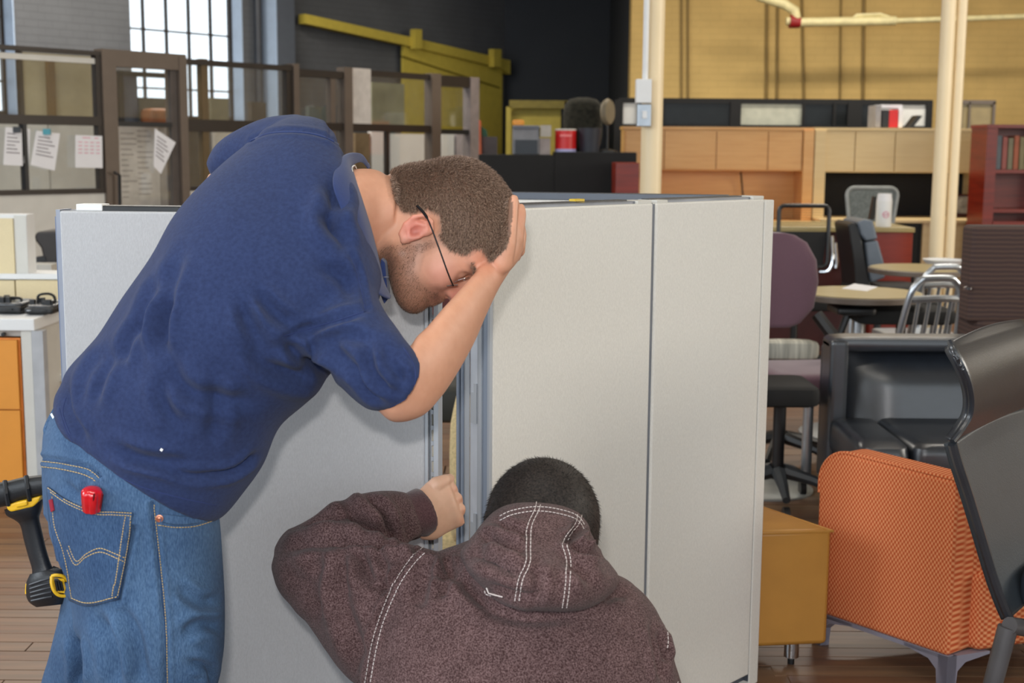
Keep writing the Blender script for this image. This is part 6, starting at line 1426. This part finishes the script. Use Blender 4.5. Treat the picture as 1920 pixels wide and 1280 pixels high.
# cordless drill hanging at his back
YR = 2.25
m_dk = mat('drill_rubber', rgb(30, 32, 36), .45, var=.12, bump=.15, bscale=300); m_yl = mat('drill_yellow', rgb(236, 186, 38), .4, var=.04)
dr = thing('cordless_drill', 'black and yellow cordless drill hanging upside down behind the jeans', 'drill', P(70, 1020, YR))
def D3(x, y, dy=0.0): return P(x, y, YR + dy)
g = G(); rings = []
for (x, y, w, d) in ((-40, 934, 24, .03), (-30, 934, 25, .036), (8, 926, 24, .038), (40, 918, 24, .038), (72, 912, 22, .038), (95, 908, 18, .034)):
    q = []
    for a in np.linspace(0, 2 * math.pi, 20, endpoint=False):
        cs, sn = math.cos(a), math.sin(a); q.append(P(x + 4 * cs * -1, y + w * math.copysign(abs(cs) ** .6, cs), YR + d * math.copysign(abs(sn) ** .6, sn)))
    rings.append(q)
g.loft(rings); part('battery', g, m_dk, dr, world=True, smooth=True)
for (x, y) in ((12, 925), (52, 916)): part('battery_rib', G().tube([P(x - 3, y - 24, YR - .03), P(x, y, YR - .042), P(x + 4, y + 22, YR - .034)], .004, 6), m_dk, dr, world=True, smooth=True)
part('yellow_band', G().prism([D3(11, 948, -.035), D3(30, 941, -.035), D3(76, 930, -.035), D3(72, 940, -.035), D3(62, 950, -.035), D3(20, 960, -.035), D3(13, 956, -.035)], (0, .065, 0)), m_yl, dr, world=True, bevel=.003)
part('release_catch', G().prism([D3(28, 942, -.041), D3(50, 937, -.041), D3(51, 948, -.041), D3(29, 953, -.041)], (0, .02, 0)), m_yl, dr, world=True, bevel=.003)
g = limb([S(8, 955, 82, 935, YR, .032), S(12, 966, 80, 948, YR, .033), S(28, 975, 76, 962, YR, .028), S(38, 985, 74, 972, YR, .022), S(44, 1010, 80, 1000, YR, .02), S(52, 1040, 87, 1030, YR, .02), S(60, 1068, 97, 1060, YR, .022), S(58, 1085, 106, 1072, YR, .026)], 4, 24); part('handle', g, m_dk, dr, world=True, smooth='all')
g = limb([S(56, 1076, 106, 1064, YR, .026), S(49, 1093, 125, 1070, YR, .034), S(48, 1112, 134, 1086, YR, .036), S(54, 1128, 133, 1114, YR, .034), S(68, 1138, 122, 1132, YR, .022)], 5, 28); part('motor_housing', g, m_dk, dr, world=True, smooth='all')
for k in range(5): part('housing_rib', G().tube([P(56 + k * .8, 1096 + k * 7.5, YR - .024), P(76 + k * 1.5, 1089 + k * 8, YR - .036), P(94 + k, 1084 + k * 8.5, YR - .036)], .0022, 6), mat('rib_grey', rgb(44, 46, 52), .45), dr, world=True, smooth=True)
vr = catmull([P(97, 1080, YR - .037), P(106, 1078, YR - .037), P(122, 1082, YR - .030), P(130, 1098, YR - .024), P(127, 1115, YR - .028), P(112, 1116, YR - .036), P(102, 1108, YR - .040), P(97, 1094, YR - .040), P(97, 1080, YR - .037)], 4)
vt = part('vent_ring', G().tube(vr, .003, 8), m_yl, dr, world=True, smooth=True)
part('vent_inner', G().prism([P(100, 1083, YR - .034), P(120, 1085, YR - .029), P(126, 1098, YR - .026), P(122, 1112, YR - .029), P(106, 1110, YR - .036), P(99, 1095, YR - .037)], (0, .008, 0)), m_yl, vt, world=True)
for k in range(3): part('vent_slot', G().tube([P(104 + 5 * k, 1088 + k, YR - .038 + .002 * k), P(108 + 5 * k, 1107, YR - .038 + .002 * k)], .0022, 6), M_BLACK, vt, world=True)
part('side_badge', G().tube([P(52, 1094, YR - .004), P(51, 1112, YR - .004)], .004, 8), m_yl, dr, world=True, smooth=True)
part('trigger', G().tube([P(98, 1066, YR), P(108, 1070, YR)], .006, 8), m_dk, dr, world=True)

# ================================================================== the crouching man
YB = 2.20
fB = np.array([.34, .74, -.7]); fB /= np.linalg.norm(fB); rB = np.cross(fB, np.array([0.05, 0, 1.0])); rB /= np.linalg.norm(rB); uB = np.cross(rB, fB); sB = rB
MB_ = np.stack([fB, uB, sB], 1)
hv2, hf2 = head_sdf([((-.03, -.01, 0), (-.07, -.13, 0), .056, .062)], h=.003)
ctr = P(1022, 979, YB); oB = ctr - uB * .058
hv2 = hv2 * np.array([.95, .93, .98]) @ MB_.T + oB; hg2 = G(); hg2.v = [tuple(p) for p in hv2]; hg2.f = [tuple(q) for q in hf2]
k2 = [hg2]
k2.append(limb([S(960, 1010, 1080, 1020, 2.2, .055), S(930, 1060, 1110, 1080, 2.14, .06), S(820, 1110, 1200, 1160, 2.06, .08), S(760, 1250, 1220, 1270, 2.02, .10), S(760, 1450, 1180, 1460, 2.0, .10), S(770, 1600, 1180, 1610, 1.98, .13)]))
k2 += chain([P(810, 1140, 2.13), P(590, 1060, 2.27), P(690, 1005, 2.335), P(792, 972, 2.40)], [.045, .036, .032, .030])
# left hand gripping the slotted post: back of the hand, four curled fingers, thumb over the top
YW_ = 2.43
k2.append(limb([S(770, 935, 790, 1012, 2.39, .03), S(792, 912, 815, 1012, 2.41, .029), S(806, 900, 838, 999, 2.425, .027), S(824, 898, 852, 992, 2.435, .025), S(840, 902, 866, 986, 2.44, .022), S(848, 910, 872, 980, 2.45, .016)]))
for (a, b, c, d) in (((846, 916, 2.445), (850, 921, 2.475), (838, 924, 2.502), (824, 926, 2.505)), ((856, 934, 2.445), (859, 940, 2.475), (845, 943, 2.505), (828, 945, 2.508)), ((862, 954, 2.445), (863, 958, 2.475), (848, 961, 2.503), (830, 963, 2.506)), ((859, 974, 2.445), (860, 977, 2.472), (848, 979, 2.498), (832, 981, 2.50))):
    k2 += chain([P(*a), P(*b), P(*c), P(*d)], [.0118, .0102, .0090, .0076])
k2 += chain([P(818, 908, 2.42), P(834, 900, 2.43), P(844, 897, 2.455), P(842, 900, 2.475)], [.015, .0115, .0095, .008])
# right arm hangs forward, hidden by the trunk; bent legs under him
k2 += chain([P(1180, 1150, 2.08), P(1215, 1330, 2.14), P(1120, 1330, 2.40)], [.055, .045, .034])
k2 += chain([P(1110, 1330, 2.42), P(1090, 1325, 2.46)], [.03, .028])
for k in range(4): k2 += chain([P(1085, 1308 + 12 * k, 2.47), P(1068, 1308 + 13 * k, 2.49), P(1056, 1312 + 13 * k, 2.475)], [.0105, .009, .008])
k2 += chain([P(1098, 1300, 2.455), P(1088, 1285, 2.47), P(1078, 1278, 2.475)], [.012, .010, .008])
def gz(px, z, Y): return np.array([P(px, 1280, Y)[0], Y, z])
k2 += chain([gz(860, .36, 2.0), gz(800, .42, 2.34), gz(850, .10, 2.10)], [.09, .062, .045]) + chain([gz(1080, .36, 2.0), gz(1150, .16, 2.36), gz(1100, .09, 2.0)], [.09, .062, .045])
b2v, b2f = remesh(k2, .003); b2v = smooth(b2v, b2f, 2, .45)
loc2 = (b2v - oB) @ MB_; on2 = (np.abs(loc2[:, 2]) < .1) & (loc2[:, 0] > -.15) & (loc2[:, 0] < .14) & (loc2[:, 1] > -.05)
col = np.tile(np.array(rgb(226, 184, 158)[:3]), (len(b2v), 1))
h2 = inpoly(loc2[:, :2], [(.104, .098), (.086, .080), (.062, .077), (.067, .05), (.045, .03), (.018, .024), (.010, .034), (-.012, .040), (-.030, .026), (-.036, -.01), (-.044, -.03), (-.16, -.03), (-.16, .2), (.16, .2), (.16, .1)]) & on2
col[h2] = rgb(26, 22, 22)[:3]
pxk = proj(b2v); kn = np.zeros(len(b2v))
for (x, y) in ((852, 917), (863, 937), (869, 957), (867, 977)): kn += np.exp(-((pxk[:, 0] - x - 2) ** 2 + (pxk[:, 1] - y) ** 2) / 64) * (b2v[:, 1] > 2.3)
kn = np.clip(kn, 0, 1)[:, None] * .45; col = col * (1 - kn) + np.array(rgb(222, 150, 126)[:3]) * kn
man2 = mk('person', b2v, b2f, M_SKIN, None, col, origin=np.array([P(960, 1280, 2.1)[0], 2.1, 0.0]))
tag(man2, 'crouching man seen from behind in a brown hooded sweatshirt gripping the partition post', 'person')
n2_ = normals(b2v, b2f)
hb_v = b2v.copy(); 
# thick black hair: an offset cap of the scalp plus strands
fm = h2[b2f].all(1); used = np.unique(b2f[fm]); mp_ = -np.ones(len(b2v), int); mp_[used] = np.arange(len(used))
edge_w = np.clip((loc2[used, 1] + .03) * 30, .15, 1)
hv3 = b2v[used] + n2_[used] * (.006 * edge_w)[:, None]; hf3 = mp_[b2f[fm]]
hair2 = part('hair', (hv3, hf3), M_HAIRB, man2, world=True, smooth='all', solid=-.008, label='short black hair')
hn3 = n2_[used]
V, F = strands(hv3, hf3, hn3, np.ones(len(hv3), bool), 60000, .015, .00045, lambda p: np.tile(-uB * 1.0 - fB * .3, (len(p), 1)) + np.cross(p - (oB + uB * .15 - fB * .05), fB) * 0 + (p - (oB + uB * .16 - fB * .06)) * 6, 6, .38, .45)
part('hair_strands', (V, F), M_HAIRB, hair2, world=True, kind='stuff')

# hooded sweatshirt
bt1 = limb([S(720, 1640, 1190, 1640, 1.99, .16), S(700, 1500, 1235, 1500, 2.0, .16), S(680, 1380, 1275, 1390, 2.02, .155), S(678, 1280, 1276, 1290, 2.05, .15), S(690, 1200, 1258, 1212, 2.07, .145), S(715, 1130, 1238, 1160, 2.09, .135), S(760, 1072, 1208, 1118, 2.11, .12), S(815, 1036, 1168, 1086, 2.13, .10), S(880, 1010, 1120, 1060, 2.15, .085), S(930, 990, 1090, 1030, 2.18, .06)], 5, 48)
ua1 = limb([S(850, 1040, 760, 1260, 2.10, .10), S(800, 1026, 700, 1290, 2.12, .105), S(740, 1012, 640, 1255, 2.15, .10), S(670, 1000, 588, 1190, 2.18, .095), S(600, 985, 548, 1130, 2.22, .088), S(545, 1000, 518, 1090, 2.25, .072), S(522, 1018, 508, 1066, 2.27, .05)], 5, 36)
fa1 = limb([S(512, 1030, 520, 1088, 2.26, .05), S(530, 1006, 560, 1100, 2.27, .062), S(575, 975, 610, 1090, 2.285, .066), S(640, 941, 668, 1055, 2.31, .064), S(700, 926, 722, 1032, 2.34, .058), S(738, 924, 758, 1018, 2.36, .054), S(762, 928, 786, 1008, 2.375, .05), S(770, 936, 790, 1000, 2.38, .044)], 5, 32)
ra1 = limb([S(1130, 1090, 1090, 1260, 2.08, .09), S(1215, 1140, 1110, 1290, 2.10, .09), S(1262, 1230, 1140, 1330, 2.12, .085), S(1285, 1330, 1150, 1380, 2.15, .08), S(1240, 1400, 1130, 1300, 2.25, .06), S(1180, 1380, 1120, 1290, 2.33, .05)], 5, 32)
wv1, wf1 = remesh([bt1, ua1, fa1, ra1], .0048); wv1 = smooth(wv1, wf1, 7, .5)
HF = [([(622, 1008), (660, 1014), (705, 1022), (742, 1024), (790, 1010)], 9, .012), ([(690, 945), (715, 965), (728, 995), (722, 1020)], 9, .009), ([(640, 940), (665, 965), (690, 1000)], 11, .007), ([(560, 990), (600, 975), (650, 972), (690, 990)], 12, .006), ([(520, 1035), (570, 1020), (620, 1018), (680, 1030)], 14, .006), ([(650, 1035), (640, 1080), (645, 1130)], 14, .006), ([(680, 1030), (690, 1075), (720, 1110)], 14, .007), ([(700, 1022), (720, 1060), (715, 1120)], 10, .006), ([(600, 1040), (590, 1100), (600, 1160)], 16, .005), ([(560, 1060), (570, 1120), (600, 1180)], 18, .005), ([(640, 1120), (660, 1180), (680, 1240)], 16, .005),
      ([(800, 1022), (770, 1048), (740, 1092), (714, 1152), (698, 1210), (684, 1285)], 5, .0035, 'seam'), ([(755, 1020), (770, 1030), (800, 1030), (830, 1040)], 7, .006), ([(835, 1042), (838, 1065), (822, 1090)], 9, .010), ([(852, 1045), (848, 1080), (820, 1120)], 10, .007), ([(800, 1060), (790, 1100), (780, 1140)], 16, .005), ([(790, 985), (796, 960), (786, 935)], 5, .004),
      ([(900, 1130), (940, 1150), (1000, 1160), (1080, 1150)], 16, .004), ([(850, 1060), (880, 1100), (920, 1140)], 14, .007), ([(1130, 1120), (1160, 1110), (1180, 1118)], 12, .004), ([(1240, 1180), (1245, 1210), (1252, 1240)], 5, .006), ([(1225, 1160), (1235, 1220), (1245, 1285)], 10, .004)]
wv1 = folds(wv1, wf1, HF); wv1 = wobble(wv1, wf1, .0035, 22, 5)
hoodie = mk('hooded_sweatshirt', wv1, wf1, M_HOOD, man2, label='brown heather hooded sweatshirt'); TH_ = tree_of(wv1, wf1)
sp_(TH_, [[(798, 1022), (770, 1046), (740, 1090), (714, 1150), (698, 1205), (684, 1285)], [(808, 1027), (780, 1052), (750, 1095), (724, 1153), (708, 1207), (694, 1285)], [(1250, 1178), (1253, 1200), (1251, 1215)], [(1272, 1270), (1268, 1285)]], M_THREAD, 'shoulder_stitching', hoodie, w=.0008, dash=5.5, gap=2.4)
cu_ = limb([S(752, 929, 776, 1004, 2.37, .047), S(757, 926, 784, 1005, 2.372, .049), S(770, 919, 800, 1006, 2.385, .048, 6, 2), S(782, 915, 808, 998, 2.392, .046, 16, 6), S(787, 916, 809, 994, 2.394, .042, 22, 8)], 5, 32)
cv_, cf_ = remesh([cu_], .0035); cv_ = smooth(cv_, cf_, 4); mk('cuff', cv_, cf_, M_RIB, hoodie, label='ribbed brown cuff')
hd1 = limb([S(950, 950, 1078, 957, 2.16, .05, 0, -14), S(926, 964, 1098, 978, 2.14, .085, 0, -22), S(902, 986, 1114, 1006, 2.11, .105, 0, -10), S(885, 1010, 1128, 1036, 2.08, .118), S(862, 1034, 1154, 1070, 2.05, .13), S(868, 1056, 1160, 1086, 2.03, .132), S(884, 1080, 1150, 1106, 2.015, .13), S(912, 1106, 1124, 1126, 2.0, .12), S(942, 1127, 1094, 1139, 1.99, .10), S(972, 1137, 1062, 1143, 1.99, .06)], 6, 48)
kv, kf = remesh([hd1], .0042); kv = smooth(kv, kf, 5, .5)
KF = [([(1062, 1010), (1075, 1030), (1100, 1042), (1128, 1048)], 8, .010), ([(1090, 975), (1078, 1000), (1062, 1018)], 8, .007), ([(900, 1020), (925, 1015), (960, 1030), (985, 1035)], 10, .007), ([(870, 1045), (900, 1040), (940, 1060), (980, 1080)], 14, .005), ([(935, 985), (960, 995), (990, 1000)], 10, .004), ([(1060, 1050), (1090, 1070), (1110, 1100)], 12, .005), ([(1000, 1060), (1010, 1090), (1000, 1120)], 12, .004), ([(920, 1090), (960, 1110), (1010, 1118)], 10, .004), ([(1100, 990), (1110, 1015), (1118, 1035)], 7, .007)]
kv = folds(kv, kf, KF); kv = wobble(kv, kf, .003, 28, 9)
hood = mk('hood', kv, kf, M_HOOD, hoodie); TK = tree_of(kv, kf)
L1 = [(1006, 940), (1003, 955), (990, 983), (987, 1010), (987, 1040), (984, 1060), (972, 1090), (966, 1128)]; L2 = [(1083, 958), (1078, 980), (1060, 1004), (1055, 1020), (1061, 1045), (1061, 1080), (1058, 1110), (1054, 1138)]
AR = [(938, 968), (960, 958), (1000, 951), (1040, 954), (1080, 966), (1096, 985)]
sp_(TK, [L1, [(x + 8, y) for (x, y) in L1], L2, [(x + 8, y) for (x, y) in L2], AR, [(x, y + 8) for (x, y) in AR]], M_THREAD, 'hood_stitching', hood, w=.0008, dash=5.0, gap=2.2)
sp_(TH_, [[(912, 1146 - 40), (914, 1112), (924, 1116), (942, 1120)]], M_THREAD, 'loop_stitching', hoodie, w=.0009, dash=5, gap=2, off=.004)
part('hanger_loop', G().tube([P(912, 1102, 1.90), P(916, 1112, 1.895), P(942, 1119, 1.895)], .0011, 5), M_THREAD, hoodie, world=True)
# trousers and shoes below the picture
q1 = chain([gz(870, .36, 2.0), gz(800, .42, 2.34), gz(850, .14, 2.12)], [.11, .085, .065]) + chain([gz(1080, .36, 2.0), gz(1150, .18, 2.36), gz(1100, .12, 2.04)], [.11, .085, .065]) + [ball((P(975, 1280, 2.0)[0], 1.99, .40), .19, (1, .8, .7))]
tv, tf = remesh(q1, .012); tv = smooth(tv, tf, 5); tv[:, 2] = np.maximum(tv[:, 2], .012); mk('jeans', tv, tf, M_DENIMD, man2, label='dark jeans')
for (a, y) in ((850, 2.1), (1100, 1.96)): c = gz(a, .055, y); part('shoe', cushion(c, (.10, .28, .10), .045), mat('black_shoe', rgb(30, 30, 32), .6), man2, world=True, smooth=True)

# the bodies stay inside their clothes
def tuck(o, v, cover, trees, m=.009):
    v = v.copy(); hit_ = 0
    for i in np.where(cover)[0]:
        p = Vector(v[i]); best = None
        for T in trees:
            q, n, _, d = T.find_nearest(p)
            if q is None: continue
            sg = (p - q).dot(n)
            if best is None or sg < best[0]: best = (sg, q, n)
        if best and best[0] > -m and best[0] < .12: v[i] = np.array(best[1] - best[2] * m)
    Mi = np.array(o.matrix_world.inverted()); w = v @ Mi[:3, :3].T + Mi[:3, 3]; o.data.vertices.foreach_set('co', w.ravel()); o.data.update()
pA = proj(bv)
expo = inpoly(pA, [(664, 300), (700, 300), (1010, 200), (1010, 600), (800, 800), (712, 800), (706, 776), (740, 700), (745, 640), (730, 575), (712, 500), (690, 420), (672, 350)]) | ((pA[:, 0] < 392) & (pA[:, 1] < 360) & (pA[:, 1] > 318))
tuck(man, bv, ~expo, [TS, TJ])
T2 = BVHTree.FromPolygons([tuple(p) for p in tv.tolist()], tf.tolist())
pB = proj(b2v)
expo2 = ((pB[:, 0] > 783) & (pB[:, 0] < 880) & (pB[:, 1] > 885) & (pB[:, 1] < 1045) & (b2v[:, 1] > 2.36)) | (on2 & (loc2[:, 1] > -.03)) | (b2v[:, 1] > 2.42)
tuck(man2, b2v, ~expo2, [TH_, TK, T2])
